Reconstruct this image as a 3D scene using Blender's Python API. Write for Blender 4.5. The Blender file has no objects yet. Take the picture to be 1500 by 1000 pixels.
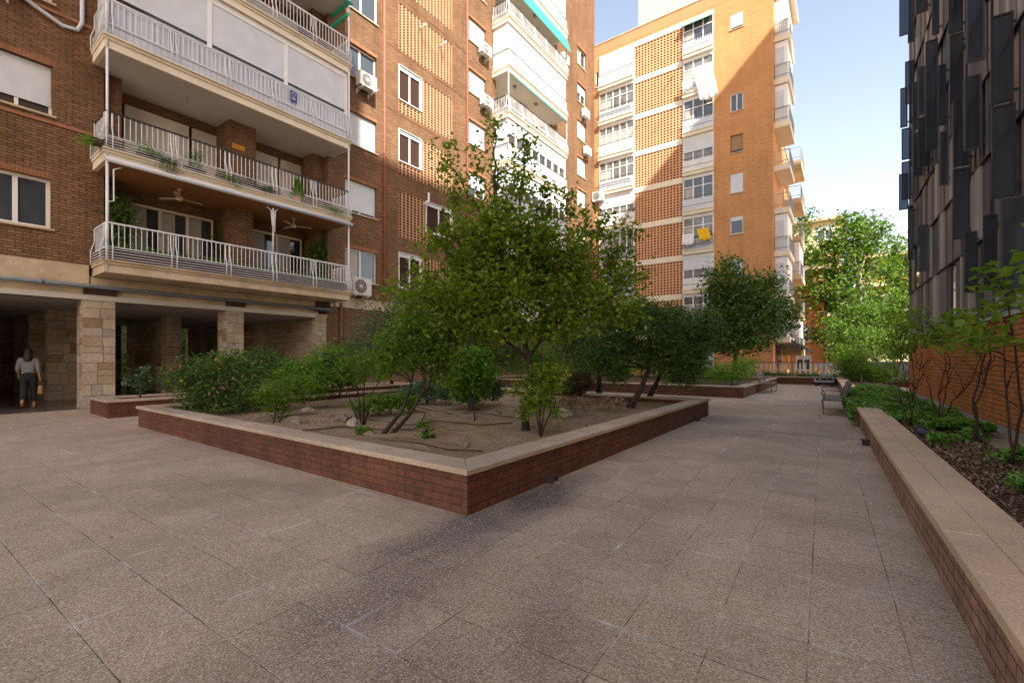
import bpy, math, random
import numpy as np
from mathutils import Vector, Matrix, noise
R = math.radians
sc = bpy.context.scene
# ------------------------------------------------------------------ camera
cam = bpy.data.cameras.new('camera'); camo = bpy.data.objects.new('camera', cam)
sc.collection.objects.link(camo)
YAW = R(36.19); CH = 1.40; FP = 667.0
camo.location = (0, 0, CH); camo.rotation_euler = (R(90), 0, YAW)
cam.lens = 16.0; cam.sensor_width = 36.0; cam.shift_y = 25.0/1500.0
cam.clip_start = 0.05; cam.clip_end = 600
sc.camera = camo
# ------------------------------------------------------------------ world, sun, exposure
w = bpy.data.worlds.new('World'); sc.world = w; w.use_nodes = True
nt = w.node_tree; bg = nt.nodes['Background']
sky = nt.nodes.new('ShaderNodeTexSky'); sky.sky_type = 'NISHITA'; sky.sun_disc = False
SUN = Vector((1.0, -0.6, 1.0)).normalized()
sky.sun_elevation = math.asin(SUN.z); sky.sun_rotation = math.atan2(SUN.x, SUN.y)
sky.air_density = 1.0; sky.dust_density = 1.0; sky.altitude = 0; sky.ozone_density = 1.0
hs = nt.nodes.new('ShaderNodeHueSaturation'); hs.inputs['Saturation'].default_value = 1.0
nt.links.new(sky.outputs[0], hs.inputs['Color'])
wm = nt.nodes.new('ShaderNodeMix'); wm.data_type = 'RGBA'; wm.blend_type = 'MULTIPLY'; wm.inputs[0].default_value = 1.0; wm.inputs[7].default_value = (0.97, 0.765, 0.60, 1)
nt.links.new(hs.outputs[0], wm.inputs[6]); nt.links.new(wm.outputs[2], bg.inputs[0]); bg.inputs[1].default_value = 0.115
sl = bpy.data.lights.new('sun', 'SUN'); sl.energy = 2.8; sl.angle = R(0.35); sl.color = (1.0, 0.93, 0.82)
so = bpy.data.objects.new('sun', sl); sc.collection.objects.link(so)
so.rotation_euler = SUN.to_track_quat('Z', 'Y').to_euler(); so.location = (20, -20, 50)
sc.view_settings.view_transform = 'Standard'; sc.view_settings.look = 'None'
sc.view_settings.exposure = 2.33; sc.view_settings.gamma = 1.0
sc.cycles.max_bounces = 8; sc.cycles.diffuse_bounces = 5; sc.cycles.transparent_max_bounces = 12
sc.cycles.sample_clamp_indirect = 6.0; sc.cycles.use_denoising = True

# ------------------------------------------------------------------ helpers
C = sc.collection
rnd = random.Random(7)
def tag(o, label=None, cat=None, group=None, kind=None):
    if label: o['label'] = label
    if cat: o['category'] = cat
    if group: o['group'] = group
    if kind: o['kind'] = kind
    return o
def empty(name, loc=(0, 0, 0), rz=0, label=None, cat=None, group=None):
    o = bpy.data.objects.new(name, None); C.objects.link(o)
    o.location = loc; o.rotation_euler = (0, 0, rz); o.empty_display_size = 0.2
    return tag(o, label, cat, group)
def base_of(parent):
    if parent is None: return Matrix.Identity(4)
    m = Matrix.Translation(parent.location) @ parent.rotation_euler.to_matrix().to_4x4()
    return base_of(parent.parent) @ m
class MB:
    """collects shapes given in world (or local) coordinates"""
    def __init__(s): s.v = []; s.f = []; s.smooth = []
    def add(s, vs, fs, sm=False):
        n = len(s.v); s.v += [tuple(p) for p in vs]
        s.f += [tuple(n+i for i in f) for f in fs]; s.smooth += [sm]*len(fs)
    def box(s, x0, x1, y0, y1, z0, z1, fn=None):
        P = [(x0,y0,z0),(x1,y0,z0),(x1,y1,z0),(x0,y1,z0),(x0,y0,z1),(x1,y0,z1),(x1,y1,z1),(x0,y1,z1)]
        F = [(0,3,2,1),(4,5,6,7),(0,1,5,4),(1,2,6,5),(2,3,7,6),(3,0,4,7)]
        if fn:
            P = [fn(*p) for p in P]
            a, b, c = (Vector(P[i])-Vector(P[0]) for i in (1, 3, 4))
            if a.cross(b).dot(c) < 0: F = [f[::-1] for f in F]
        s.add(P, F)
    def tube(s, pts, rad, n=6, cap=True):
        pts = [Vector(p) for p in pts]
        if not hasattr(rad, '__len__'): rad = [rad]*len(pts)
        rings = []; up = Vector((0.31, 0.17, 0.93)).normalized(); prev = None
        for i, p in enumerate(pts):
            t = (pts[min(i+1, len(pts)-1)] - pts[max(i-1, 0)])
            t = t.normalized() if t.length > 1e-9 else Vector((0,0,1))
            if prev is None:
                a = t.cross(up)
                if a.length < 1e-3: a = t.cross(Vector((1,0,0)))
            else: a = prev - t*prev.dot(t)
            a.normalize(); prev = a; b = t.cross(a)
            rings.append([p + (a*math.cos(2*math.pi*k/n) + b*math.sin(2*math.pi*k/n))*rad[i] for k in range(n)])
        vs = [v for r in rings for v in r]; fs = []
        for i in range(len(rings)-1):
            for k in range(n):
                fs.append((i*n+k, i*n+(k+1)%n, (i+1)*n+(k+1)%n, (i+1)*n+k))
        if cap: fs += [tuple(range(n))[::-1], tuple(range((len(rings)-1)*n, len(rings)*n))]
        s.add(vs, fs, True)
    def lathe(s, c, prof, n=16):
        vs = []; fs = []
        for r, z in prof:
            for k in range(n):
                a = 2*math.pi*k/n; vs.append((c[0]+r*math.cos(a), c[1]+r*math.sin(a), c[2]+z))
        for i in range(len(prof)-1):
            for k in range(n): fs.append((i*n+k, i*n+(k+1)%n, (i+1)*n+(k+1)%n, (i+1)*n+k))
        s.add(vs, fs, True)
    def build(s, name, mat, parent=None, label=None, cat=None, group=None, kind=None):
        m = bpy.data.meshes.new(name)
        inv = base_of(parent).inverted()
        m.from_pydata([inv @ Vector(p) for p in s.v], [], s.f)
        m.polygons.foreach_set('use_smooth', s.smooth)
        m.materials.append(mat)
        o = bpy.data.objects.new(name, m); C.objects.link(o)
        if parent is not None: o.parent = parent
        return tag(o, label, cat, group, kind)
def copy_tree(o, parent=None):
    c = o.copy(); C.objects.link(c); c.parent = parent
    for ch in list(o.children): copy_tree(ch, c)
    return c
sY, cY = math.sin(YAW), math.cos(YAW)
def at(x, y, d):      # a photograph pixel (1500 wide) at distance d -> a point of the place
    u = (x-750)/FP; v = (525-y)/FP
    return Vector((d*(-sY+u*cY), d*(cY+u*sY), CH+d*v))
def on_z(x, y, z=0.0):
    v = (525-y)/FP; return at(x, y, (z-CH)/v)
def on_x(x, y, X):
    u = (x-750)/FP; return at(x, y, X/(-sY+u*cY))
def on_y(x, y, Y):
    u = (x-750)/FP; return at(x, y, Y/(cY+u*sY))
B1 = R(1.83)
def rt(X, Y, Z):      # frame of the right hand side, turned 1.83 degrees
    return (X*math.cos(B1)-Y*math.sin(B1), X*math.sin(B1)+Y*math.cos(B1), Z)
def irt(p): return (p[0]*math.cos(B1)+p[1]*math.sin(B1), -p[0]*math.sin(B1)+p[1]*math.cos(B1), p[2])

# ------------------------------------------------------------------ materials
def new_mat(name, col=(.5,.5,.5), rough=0.8, metal=0.0, spec=0.3):
    m = bpy.data.materials.new(name); m.use_nodes = True
    b = m.node_tree.nodes['Principled BSDF']
    b.inputs['Base Color'].default_value = (*col, 1); b.inputs['Roughness'].default_value = rough
    b.inputs['Metallic'].default_value = metal; b.inputs['Specular IOR Level'].default_value = spec
    return m
def N(m, t, **kw):
    n = m.node_tree.nodes.new(t)
    for k, v in kw.items():
        if k in n.inputs.keys() if isinstance(k, str) else False: n.inputs[k].default_value = v
        else: setattr(n, k, v)
    return n
def L(m, a, b): m.node_tree.links.new(a, b)
def BS(m): return m.node_tree.nodes['Principled BSDF']
def mathn(m, op, a, b=None, clamp=False):
    n = m.node_tree.nodes.new('ShaderNodeMath'); n.operation = op; n.use_clamp = clamp
    for i, x in enumerate((a, b)):
        if x is None: continue
        if isinstance(x, (int, float)): n.inputs[i].default_value = x
        else: L(m, x, n.inputs[i])
    return n.outputs[0]
def mixc(m, fac, a, b, mode='MIX'):
    n = m.node_tree.nodes.new('ShaderNodeMix'); n.data_type = 'RGBA'; n.blend_type = mode
    for i, x in ((0, fac), (6, a), (7, b)):
        if isinstance(x, (int, float)): n.inputs[i].default_value = x
        elif isinstance(x, tuple): n.inputs[i].default_value = (*x, 1)
        else: L(m, x, n.inputs[i])
    return n.outputs[2]
def ramp(m, fac, stops):
    n = m.node_tree.nodes.new('ShaderNodeValToRGB')
    el = n.color_ramp.elements
    while len(el) < len(stops): el.new(0.5)
    for e, (p, c) in zip(el, stops):
        e.position = p; e.color = (*c, 1) if hasattr(c, '__len__') else (c, c, c, 1)
    L(m, fac, n.inputs[0]); return n.outputs[0]
def pos(m):
    g = m.node_tree.nodes.new('ShaderNodeNewGeometry'); return g.outputs['Position']
def noisen(m, vec, scale, detail=3, rough=0.5, dist=0.0):
    n = m.node_tree.nodes.new('ShaderNodeTexNoise'); L(m, vec, n.inputs['Vector'])
    n.inputs['Scale'].default_value = scale; n.inputs['Detail'].default_value = detail
    n.inputs['Roughness'].default_value = rough; n.inputs['Distortion'].default_value = dist
    return n.outputs[0]
def bump(m, h, strength, dist):
    n = m.node_tree.nodes.new('ShaderNodeBump'); n.inputs['Strength'].default_value = strength
    n.inputs['Distance'].default_value = dist; L(m, h, n.inputs['Height']); L(m, n.outputs[0], BS(m).inputs['Normal'])
def wallvec(m, rot=0.0):   # (x+y, z) works on every axis-aligned upright face
    sp = m.node_tree.nodes.new('ShaderNodeSeparateXYZ'); L(m, pos(m), sp.inputs[0])
    s = mathn(m, 'ADD', sp.outputs[0], sp.outputs[1])
    cb = m.node_tree.nodes.new('ShaderNodeCombineXYZ'); L(m, s, cb.inputs[0]); L(m, sp.outputs[2], cb.inputs[1])
    return cb.outputs[0], sp
def brick_mat(name, c1, c2, mortar, bw=0.25, rh=0.062, ms=0.006, var=0.35, stain=0.25, bumpd=0.006):
    m = new_mat(name, c1, 0.85, spec=0.2)
    v, sp = wallvec(m)
    b = m.node_tree.nodes.new('ShaderNodeTexBrick'); L(m, v, b.inputs['Vector'])
    b.inputs['Color1'].default_value = (*c1, 1); b.inputs['Color2'].default_value = (*c2, 1)
    b.inputs['Mortar'].default_value = (*mortar, 1); b.inputs['Scale'].default_value = 1
    b.inputs['Brick Width'].default_value = bw; b.inputs['Row Height'].default_value = rh
    b.inputs['Mortar Size'].default_value = ms; b.inputs['Mortar Smooth'].default_value = 0.2
    n1 = noisen(m, pos(m), 0.55, 4, 0.6); n2 = noisen(m, pos(m), 14, 3, 0.6)
    f1 = ramp(m, n1, [(0.3, 1-stain), (0.72, 1+stain*0.4)])
    ms_ = m.node_tree.nodes.new('ShaderNodeMapping'); ms_.inputs['Scale'].default_value = (2.2, 2.2, 0.16); L(m, pos(m), ms_.inputs[0])
    f1 = mixc(m, 1.0, f1, ramp(m, noisen(m, ms_.outputs[0], 1.0, 5, 0.7), [(0.36, 1-stain*.9), (0.56, 1.0)]), 'MULTIPLY')
    f2 = ramp(m, n2, [(0.3, 1-var*0.6), (0.7, 1+var*0.4)])
    c = mixc(m, 1.0, b.outputs['Color'], f1, 'MULTIPLY'); c = mixc(m, 1.0, c, f2, 'MULTIPLY')
    L(m, c, BS(m).inputs['Base Color'])
    h = mathn(m, 'SUBTRACT', 1.0, b.outputs['Fac']); bump(m, h, 0.6, bumpd)
    return m
def mottled(name, c, rough=0.8, amp=0.25, scale=2.5, fine=40, spec=0.3, metal=0, bumpd=0.002, c2=None):
    m = new_mat(name, c, rough, metal, spec)
    n1 = noisen(m, pos(m), scale, 5, 0.65); n2 = noisen(m, pos(m), fine, 3, 0.6)
    f1 = ramp(m, n1, [(0.3, 1-amp), (0.7, 1+amp*0.5)])
    col = mixc(m, ramp(m, n1, [(0.4, 0.0), (0.65, 1.0)]), c, c2) if c2 else c
    col = mixc(m, 1.0, col, f1, 'MULTIPLY')
    col = mixc(m, 1.0, col, ramp(m, n2, [(0.3, 1-amp*0.5), (0.7, 1+amp*0.2)]), 'MULTIPLY')
    L(m, col, BS(m).inputs['Base Color'])
    if bumpd: bump(m, n2, 0.5, bumpd)
    return m
M = {}
M['brickA'] = brick_mat('brick_long', (.285,.155,.077), (.19,.10,.052), (.10,.062,.04), 0.27, 0.078, 0.013, 0.5, 0.22, 0.012)
M['brickB'] = brick_mat('brick_orange', (.62,.315,.13), (.53,.25,.10), (.42,.24,.125), 0.25, 0.07, 0.006, 0.3, 0.12)
M['brickC'] = brick_mat('brick_smooth_orange', (.55,.215,.06), (.45,.165,.05), (.035,.022,.015), 0.25, 0.0715, 0.0055, 0.35, 0.2)
M['brickP'] = brick_mat('brick_dark_red', (.17,.068,.038), (.135,.054,.031), (.085,.045,.03), 0.25, 0.073, 0.006, 0.4, 0.25)
M['brickR'] = brick_mat('brick_red_worn', (.42,.235,.16), (.32,.175,.12), (.13,.085,.06), 0.25, 0.073, 0.006, 0.6, 0.3)
M['parapet'] = mottled('terracotta_render', (.58,.25,.12), 0.9, 0.12, 0.8)
M['brick_soldier'] = mottled('brick_soldier', (.33,.15,.075), 0.9, 0.3, 3, 30)
M['cream'] = mottled('cream_render', (.52,.41,.27), 0.85, 0.22, 1.4, 25, c2=(.58,.48,.34))
M['cream_light'] = mottled('cream_band', (.74,.66,.52), 0.85, 0.12, 1.2)
M['white'] = mottled('white_paint', (.78,.78,.76), 0.55, 0.08, 3, 30, bumpd=0)
M['whitemetal'] = mottled('white_metal', (.74,.76,.78), 0.45, 0.15, 6, 60, bumpd=0)
M['softwhite'] = mottled('balcony_panel', (.58,.63,.70), 0.5, 0.10, 2, 30, bumpd=0)
M['ceilwhite'] = mottled('soffit', (.55,.52,.47), 0.9, 0.12, 1.0)
M['woodsoffit'] = mottled('orange_soffit', (.33,.15,.05), 0.6, 0.15, 2)
M['blackmetal'] = new_mat('black_metal', (.03,.03,.033), 0.45)
M['greymetal'] = mottled('grey_metal', (.30,.31,.32), 0.45, 0.2, 6, bumpd=0, metal=0.3)
M['bluepipe'] = mottled('grey_blue_pipe', (.20,.24,.28), 0.5, 0.15, 5, bumpd=0)
M['redpipe'] = mottled('red_pipe', (.40,.12,.08), 0.6, 0.2, 5, bumpd=0)
M['brownpipe'] = mottled('brown_pipe', (.16,.10,.05), 0.6, 0.2, 5, bumpd=0)
M['green'] = mottled('green_awning', (.04,.42,.27), 0.8, 0.12, 4, bumpd=0)
M['glass'] = new_mat('window_glass', (.035,.04,.045), 0.04, spec=0.9)
M['glassblue'] = new_mat('window_glass_sky', (.05,.06,.07), 0.03, spec=1.0)
M['glasspale'] = mottled('pale_window_glass', (.20,.20,.19), .08, .5, 1.2, 3, spec=.9, bumpd=0)
M['interior'] = new_mat('dark_room', (.03,.026,.022), 0.9)
M['curtain'] = mottled('net_curtain', (.42,.40,.37), 0.9, 0.2, 6)
M['terracotta'] = mottled('lattice_brick', (.64,.34,.18), 0.9, 0.15, 2)
M['latticeA'] = mottled('lattice_tile', (.46,.25,.14), 0.9, 0.2, 2)
M['latticeedge'] = mottled('lattice_edge', (.47,.265,.145), 0.9, 0.15, 2)
M['void'] = new_mat('hole_shade_dark', (.04,.018,.012), 0.95)  # dark colour standing for shade in the lattice holes
M['acwhite'] = mottled('air_unit_casing', (.62,.60,.55), 0.5, 0.15, 4, bumpd=0)
M['acgrille'] = new_mat('air_unit_grille', (.09,.09,.09), 0.5)
M['yellow'] = mottled('yellow_cloth', (.85,.52,.02), 0.9, 0.1, 5, bumpd=0)
M['sheet'] = mottled('white_sheet', (.80,.80,.78), 0.9, 0.08, 5, bumpd=0)
M['darkpot'] = mottled('brown_trough', (.06,.035,.03), 0.8, 0.3, 5)
M['orangesign'] = new_mat('orange_sign', (.55,.24,.02), 0.6)
M['bark'] = mottled('bark', (.055,.038,.028), 0.95, 0.5, 9, 60, bumpd=0.01)
M['barkpale'] = mottled('plane_bark', (.22,.20,.15), 0.95, 0.5, 3, 20, bumpd=0.01)
M['stem'] = mottled('rose_stem', (.06,.032,.024), 0.85, 0.4, 9, 60)
M['beige'] = mottled('beige_panel', (.34,.295,.265), 0.55, 0.12, 1.2, 20, bumpd=0)
M['beigedark'] = mottled('taupe_panel', (.12,.108,.102), 0.5, 0.12, 1.2, 20, bumpd=0)
M['panel'] = mottled('dark_bronze_panel', (.045,.044,.048), 0.35, 0.15, 2, 20, bumpd=0)
M['frame'] = new_mat('shutter_frame', (.025,.022,.026), 0.5)
M['framegrey'] = new_mat('shutter_frame_grey', (.07,.06,.07), 0.5)
M['concrete'] = mottled('concrete', (.33,.32,.30), 0.9, 0.25, 2, 30)
M['ledge'] = mottled('gutter_ledge', (.32,.25,.17), 0.9, 0.35, 2.5, 30)
M['rock'] = mottled('limestone_rock', (.29,.22,.145), 0.95, 0.6, 8, 50, bumpd=0.02)
M['rockw'] = mottled('pale_rock', (.40,.32,.24), 0.95, 0.6, 9, 50, bumpd=0.02)
M['hose'] = new_mat('brown_hose', (.07,.035,.02), 0.6)
M['benchwood'] = mottled('weathered_slats', (.16,.12,.095), 0.75, 0.35, 12, 60)
M['benchmetal'] = new_mat('bench_tube', (.10,.085,.075), 0.5)
M['fencewhite'] = mottled('fence_paint', (.78,.74,.70), 0.6, 0.15, 5, bumpd=0)
M['fencerail'] = new_mat('fence_rail', (.06,.04,.04), 0.5)
M['trolley'] = mottled('trolley_grey', (.42,.47,.47), 0.5, 0.15, 8, bumpd=0)
M['tyre'] = new_mat('rubber', (.03,.03,.03), 0.8)
M['redawn'] = mottled('red_awning', (.16,.012,.012), 0.8, 0.1, 4, bumpd=0)
M['cloudcream'] = mottled('pale_render', (.75,.62,.40), 0.85, 0.1, 1)
def louvre(name, c, pitch=0.055, horizontal=True):
    m = new_mat(name, c, 0.5)
    sp = m.node_tree.nodes.new('ShaderNodeSeparateXYZ'); L(m, pos(m), sp.inputs[0])
    src = sp.outputs[2] if horizontal else mathn(m, 'ADD', sp.outputs[0], sp.outputs[1])
    f = mathn(m, 'PINGPONG', mathn(m, 'MULTIPLY', src, 1/pitch), 0.5)
    col = mixc(m, ramp(m, f, [(0.0, 0.0), (0.16, 1.0)]), tuple(x*0.62 for x in c), c)
    n1 = noisen(m, pos(m), 2.0, 3); col = mixc(m, 1.0, col, ramp(m, n1, [(0.3, 0.88), (0.7, 1.03)]), 'MULTIPLY')
    L(m, col, BS(m).inputs['Base Color']); bump(m, f, 0.4, 0.01)
    return m
M['shutter'] = louvre('roller_shutter', (.62,.66,.70))
M['shuttercream'] = louvre('roller_shutter_cream', (.66,.61,.54), 0.05)
M['shutterwood'] = louvre('roller_shutter_wood', (.34,.20,.10), 0.05)
M['vpanel'] = louvre('vertical_cladding', (.58,.63,.70), 0.16, False)
def pav():
    m = new_mat('aggregate_paving', (.3,.25,.2), 0.8, spec=0.25)
    p = pos(m)
    mp = m.node_tree.nodes.new('ShaderNodeMapping'); mp.vector_type = 'POINT'
    mp.inputs['Rotation'].default_value = (0, 0, -B1); mp.inputs['Location'].default_value = (0.06, 0.13, 0); L(m, p, mp.inputs[0])
    # exposed pebbles
    vo = m.node_tree.nodes.new('ShaderNodeTexVoronoi'); L(m, p, vo.inputs['Vector']); vo.inputs['Scale'].default_value = 120
    vd = m.node_tree.nodes.new('ShaderNodeSeparateColor'); L(m, vo.outputs['Color'], vd.inputs[0])
    peb = ramp(m, vd.outputs[0], [(0.0, (.22,.15,.10)), (0.3, (.38,.275,.19)), (0.6, (.51,.385,.28)), (0.85, (.63,.49,.37)), (1.0, (.78,.66,.52))])
    edge = ramp(m, vo.outputs['Distance'], [(0.0, 1.18), (0.35, 1.0), (0.72, 0.48)])
    col = mixc(m, 1.0, peb, edge, 'MULTIPLY')
    v2 = m.node_tree.nodes.new('ShaderNodeTexVoronoi'); L(m, p, v2.inputs['Vector']); v2.inputs['Scale'].default_value = 190
    v2d = m.node_tree.nodes.new('ShaderNodeSeparateColor'); L(m, v2.outputs['Color'], v2d.inputs[0])
    col = mixc(m, 0.45, col, ramp(m, v2d.outputs[0], [(0.0, (.28,.195,.125)), (1.0, (.70,.53,.37))]))
    # per-tile tone
    sn = m.node_tree.nodes.new('ShaderNodeVectorMath'); sn.operation = 'SNAP'; L(m, mp.outputs[0], sn.inputs[0]); sn.inputs[1].default_value = (0.4, 0.4, 1)
    wn = m.node_tree.nodes.new('ShaderNodeTexWhiteNoise'); L(m, sn.outputs[0], wn.inputs[0])
    col = mixc(m, 1.0, col, ramp(m, wn.outputs['Value'], [(0, .90), (1, 1.02)]), 'MULTIPLY')
    # big worn / dusty patches
    n1 = noisen(m, p, 0.5, 6, 0.62, 0.6); n2 = noisen(m, p, 2.3, 5, 0.6, 0.4)
    col = mixc(m, 1.0, col, ramp(m, n1, [(0.3, .74), (0.7, 1.14)]), 'MULTIPLY')
    col = mixc(m, mathn(m, 'MULTIPLY', ramp(m, n2, [(0.5, 0.0), (0.75, 1.0)]), 0.35), col, (.50,.40,.32))
    # joints
    sp = m.node_tree.nodes.new('ShaderNodeSeparateXYZ'); L(m, mp.outputs[0], sp.inputs[0])
    jn = noisen(m, p, 1.7, 4, 0.7)
    def joint(o):
        d = mathn(m, 'ABSOLUTE', mathn(m, 'SUBTRACT', mathn(m, 'FRACT', mathn(m, 'MULTIPLY', o, 2.5)), 0.5))
        return ramp(m, mathn(m, 'SUBTRACT', 0.5, d), [(0.003, 1.0), (0.011, 0.0)])
    j = mathn(m, 'MAXIMUM', joint(sp.outputs[0]), joint(sp.outputs[1]))
    jm = mathn(m, 'MULTIPLY', j, ramp(m, jn, [(0.42, 0.06), (0.60, 0.9)]))
    col = mixc(m, jm, col, (.045,.036,.03))
    # pale mineral bloom beside some joints
    def jointw(o):
        d = mathn(m, 'ABSOLUTE', mathn(m, 'SUBTRACT', mathn(m, 'FRACT', mathn(m, 'MULTIPLY', o, 2.5)), 0.5))
        return ramp(m, mathn(m, 'SUBTRACT', 0.5, d), [(0.0, 1.0), (0.045, 0.0)])
    jw = mathn(m, 'MAXIMUM', jointw(sp.outputs[0]), jointw(sp.outputs[1]))
    bl = noisen(m, p, 1.1, 5, 0.75, 0.3)
    jb = mathn(m, 'MULTIPLY', jw, ramp(m, bl, [(0.52, 0.0), (0.66, 0.85)]))
    col = mixc(m, jb, col, (.68,.61,.56))
    # damp run-off stain from the planter drain, reaching towards the front
    def blob(cx, cy, rx, ry, rotd, k):
        mq = m.node_tree.nodes.new('ShaderNodeMapping'); mq.vector_type = 'TEXTURE'
        mq.inputs['Location'].default_value = (cx, cy, 0); mq.inputs['Rotation'].default_value = (0, 0, R(rotd)); mq.inputs['Scale'].default_value = (rx, ry, 100)
        L(m, p, mq.inputs[0])
        ln = m.node_tree.nodes.new('ShaderNodeVectorMath'); ln.operation = 'LENGTH'; L(m, mq.outputs[0], ln.inputs[0])
        d = mathn(m, 'ADD', ln.outputs['Value'], mathn(m, 'MULTIPLY', mathn(m, 'SUBTRACT', noisen(m, p, 1.4, 5, 0.65, 0.8), 0.5), 1.5))
        return mathn(m, 'MULTIPLY', ramp(m, d, [(0.25, 1.0), (1.15, 0.0)]), k)
    st = blob(-2.45, 3.8, 0.42, 1.3, 4, 0.9)
    st = mathn(m, 'MAXIMUM', st, blob(-2.55, 2.75, 0.45, 1.3, 3, 0.75))
    st = mathn(m, 'MAXIMUM', st, blob(-2.25, 1.75, 0.50, 1.2, 20, 0.6))
    st = mathn(m, 'MAXIMUM', st, blob(-1.75, 1.15, 0.9, 0.7, 30, 0.42))
    st = mathn(m, 'MAXIMUM', st, blob(-1.3, 2.1, 0.35, 0.8, 25, 0.38))
    st = mathn(m, 'MAXIMUM', st, blob(-2.35, 11.3, 0.8, 1.0, 0, 0.6))
    st = mathn(m, 'MAXIMUM', st, blob(-0.5, 9.9, 1.5, 0.16, 0, 0.6))
    wet = mixc(m, 1.0, col, (.27,.275,.295), 'MULTIPLY')
    bright = ramp(m, vd.outputs[1], [(0.84, 0.0), (0.87, 1.0)])
    wet = mixc(m, mathn(m, 'MULTIPLY', bright, 0.7), wet, (.50,.47,.43))
    col = mixc(m, st, col, wet)
    L(m, col, BS(m).inputs['Base Color'])
    L(m, mathn(m, 'SUBTRACT', 0.82, mathn(m, 'MULTIPLY', st, 0.3)), BS(m).inputs['Roughness'])
    h = mathn(m, 'SUBTRACT', mathn(m, 'MULTIPLY', vo.outputs['Distance'], -0.4), mathn(m, 'MULTIPLY', j, 1.0))
    bump(m, h, 0.7, 0.004)
    return m
M['paving'] = pav()
def soilmat(name, c1, c2, scale=3, litter=0.0):
    m = new_mat(name, c1, 0.95, spec=0.1)
    p = pos(m); n1 = noisen(m, p, scale, 6, 0.7, 0.5); n2 = noisen(m, p, 60, 4, 0.7)
    col = mixc(m, ramp(m, n1, [(0.35, 0.0), (0.65, 1.0)]), c1, c2)
    col = mixc(m, 1.0, col, ramp(m, n2, [(0.3, .5), (0.7, 1.25)]), 'MULTIPLY')
    L(m, col, BS(m).inputs['Base Color']); bump(m, n2, 1.0, 0.03)
    return m
M['soil'] = soilmat('dry_soil', (.30,.20,.115), (.48,.35,.225), 2.6)
M['mulch'] = soilmat('dark_mulch', (.11,.065,.042), (.19,.12,.075), 6)
def coping(name, c1, c2):
    m = new_mat(name, c1, 0.75, spec=0.25)
    p = pos(m); n1 = noisen(m, p, 3.0, 6, 0.7, 0.4); n2 = noisen(m, p, 70, 4, 0.75); n3 = noisen(m, p, 0.6, 3, 0.5)
    mp = m.node_tree.nodes.new('ShaderNodeMapping'); mp.inputs['Scale'].default_value = (1, 1, 1); L(m, p, mp.inputs[0])
    col = mixc(m, ramp(m, n1, [(0.32, 0.0), (0.68, 1.0)]), c1, c2)
    col = mixc(m, 1.0, col, ramp(m, n2, [(0.32, .70), (0.68, 1.18)]), 'MULTIPLY')
    col = mixc(m, 1.0, col, ramp(m, n3, [(0.3, .72), (0.7, 1.1)]), 'MULTIPLY')
    col = mixc(m, mathn(m, 'MULTIPLY', ramp(m, noisen(m, p, 9.0, 5, 0.8, 1.0), [(0.60, 0.0), (0.70, 1.0)]), 0.4), col, (.16,.12,.09))
    L(m, col, BS(m).inputs['Base Color']); bump(m, n2, 0.4, 0.002)
    return m
M['coping'] = coping('stone_coping', (.42,.31,.21), (.53,.41,.30))
M['copingR'] = coping('stone_coping_warm', (.68,.46,.29), (.58,.41,.27))
def stonewall():
    m = new_mat('coursed_stone', (.4,.33,.25), 0.85, spec=0.2)
    a = m.node_tree.nodes.new('ShaderNodeAttribute'); a.attribute_name = 'tone'
    col = ramp(m, a.outputs['Fac'], [(0.0, (.30,.20,.12)), (0.4, (.40,.31,.21)), (0.7, (.46,.38,.29)), (1.0, (.36,.31,.26))])
    n1 = noisen(m, pos(m), 16, 6, 0.75); n2 = noisen(m, pos(m), 1.3, 3)
    col = mixc(m, 1.0, col, ramp(m, n1, [(0.3, .7), (0.7, 1.2)]), 'MULTIPLY')
    col = mixc(m, 1.0, col, ramp(m, n2, [(0.3, .85), (0.7, 1.12)]), 'MULTIPLY')
    L(m, col, BS(m).inputs['Base Color']); bump(m, n1, 0.8, 0.01)
    return m
M['stone'] = stonewall()
M['mortar'] = new_mat('dark_mortar', (.06,.048,.038), 0.95)
def stone_box(par, name, x0, x1, y0, y1, z0, z1, seed):
    """a pier faced with irregular squared stones: dark mortar core, stones standing proud"""
    core = MB(); core.box(x0+.008, x1-.008, y0+.008, y1-.008, z0, z1); o = core.build(name, M['mortar'], par)
    rr = random.Random(seed); mb = MB(); tones = []
    def split(a0, a1, b0, b1, out):
        w_, h_ = a1-a0, b1-b0
        if w_ < .46 and h_ < .42 and (w_*h_ < .13 or rr.random() < .25): out.append((a0, a1, b0, b1)); return
        if (w_ > h_*1.15 or h_ < .2) and w_ > .2: c = a0+w_*rr.uniform(.36, .64); split(a0, c, b0, b1, out); split(c, a1, b0, b1, out)
        elif h_ > .16: c = b0+h_*rr.uniform(.36, .64); split(a0, a1, b0, c, out); split(a0, a1, c, b1, out)
        else: out.append((a0, a1, b0, b1))
    for ax in ('x', 'y'):
        for side in (0, 1):
            a0, a1 = (x0, x1) if ax == 'x' else (y0, y1); out = []; z = z0
            while z < z1-.01:
                h_ = min(rr.uniform(.5, .8), z1-z); 
                if z1-z-h_ < .3: h_ = z1-z
                split(a0, a1, z, z+h_, out); z += h_
            for p, q, b, c in out:
                g = .0065; t = rr.uniform(-.003, .004)
                if ax == 'x':
                    yy = (y0-t, y0+.02) if side == 0 else (y1-.02, y1+t); mb.box(p+g, q-g, yy[0], yy[1], b+g, c-g)
                else:
                    xx = (x0-t, x0+.02) if side == 0 else (x1-.02, x1+t); mb.box(xx[0], xx[1], p+g, q-g, b+g, c-g)
                tones += [min(1, max(0, rr.gauss(.55, .3)))]*6
    st = mb.build('stone_facing', M['stone'], o)
    at_ = st.data.attributes.new('tone', 'FLOAT', 'FACE'); at_.data.foreach_set('value', tones)
    return o
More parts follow.
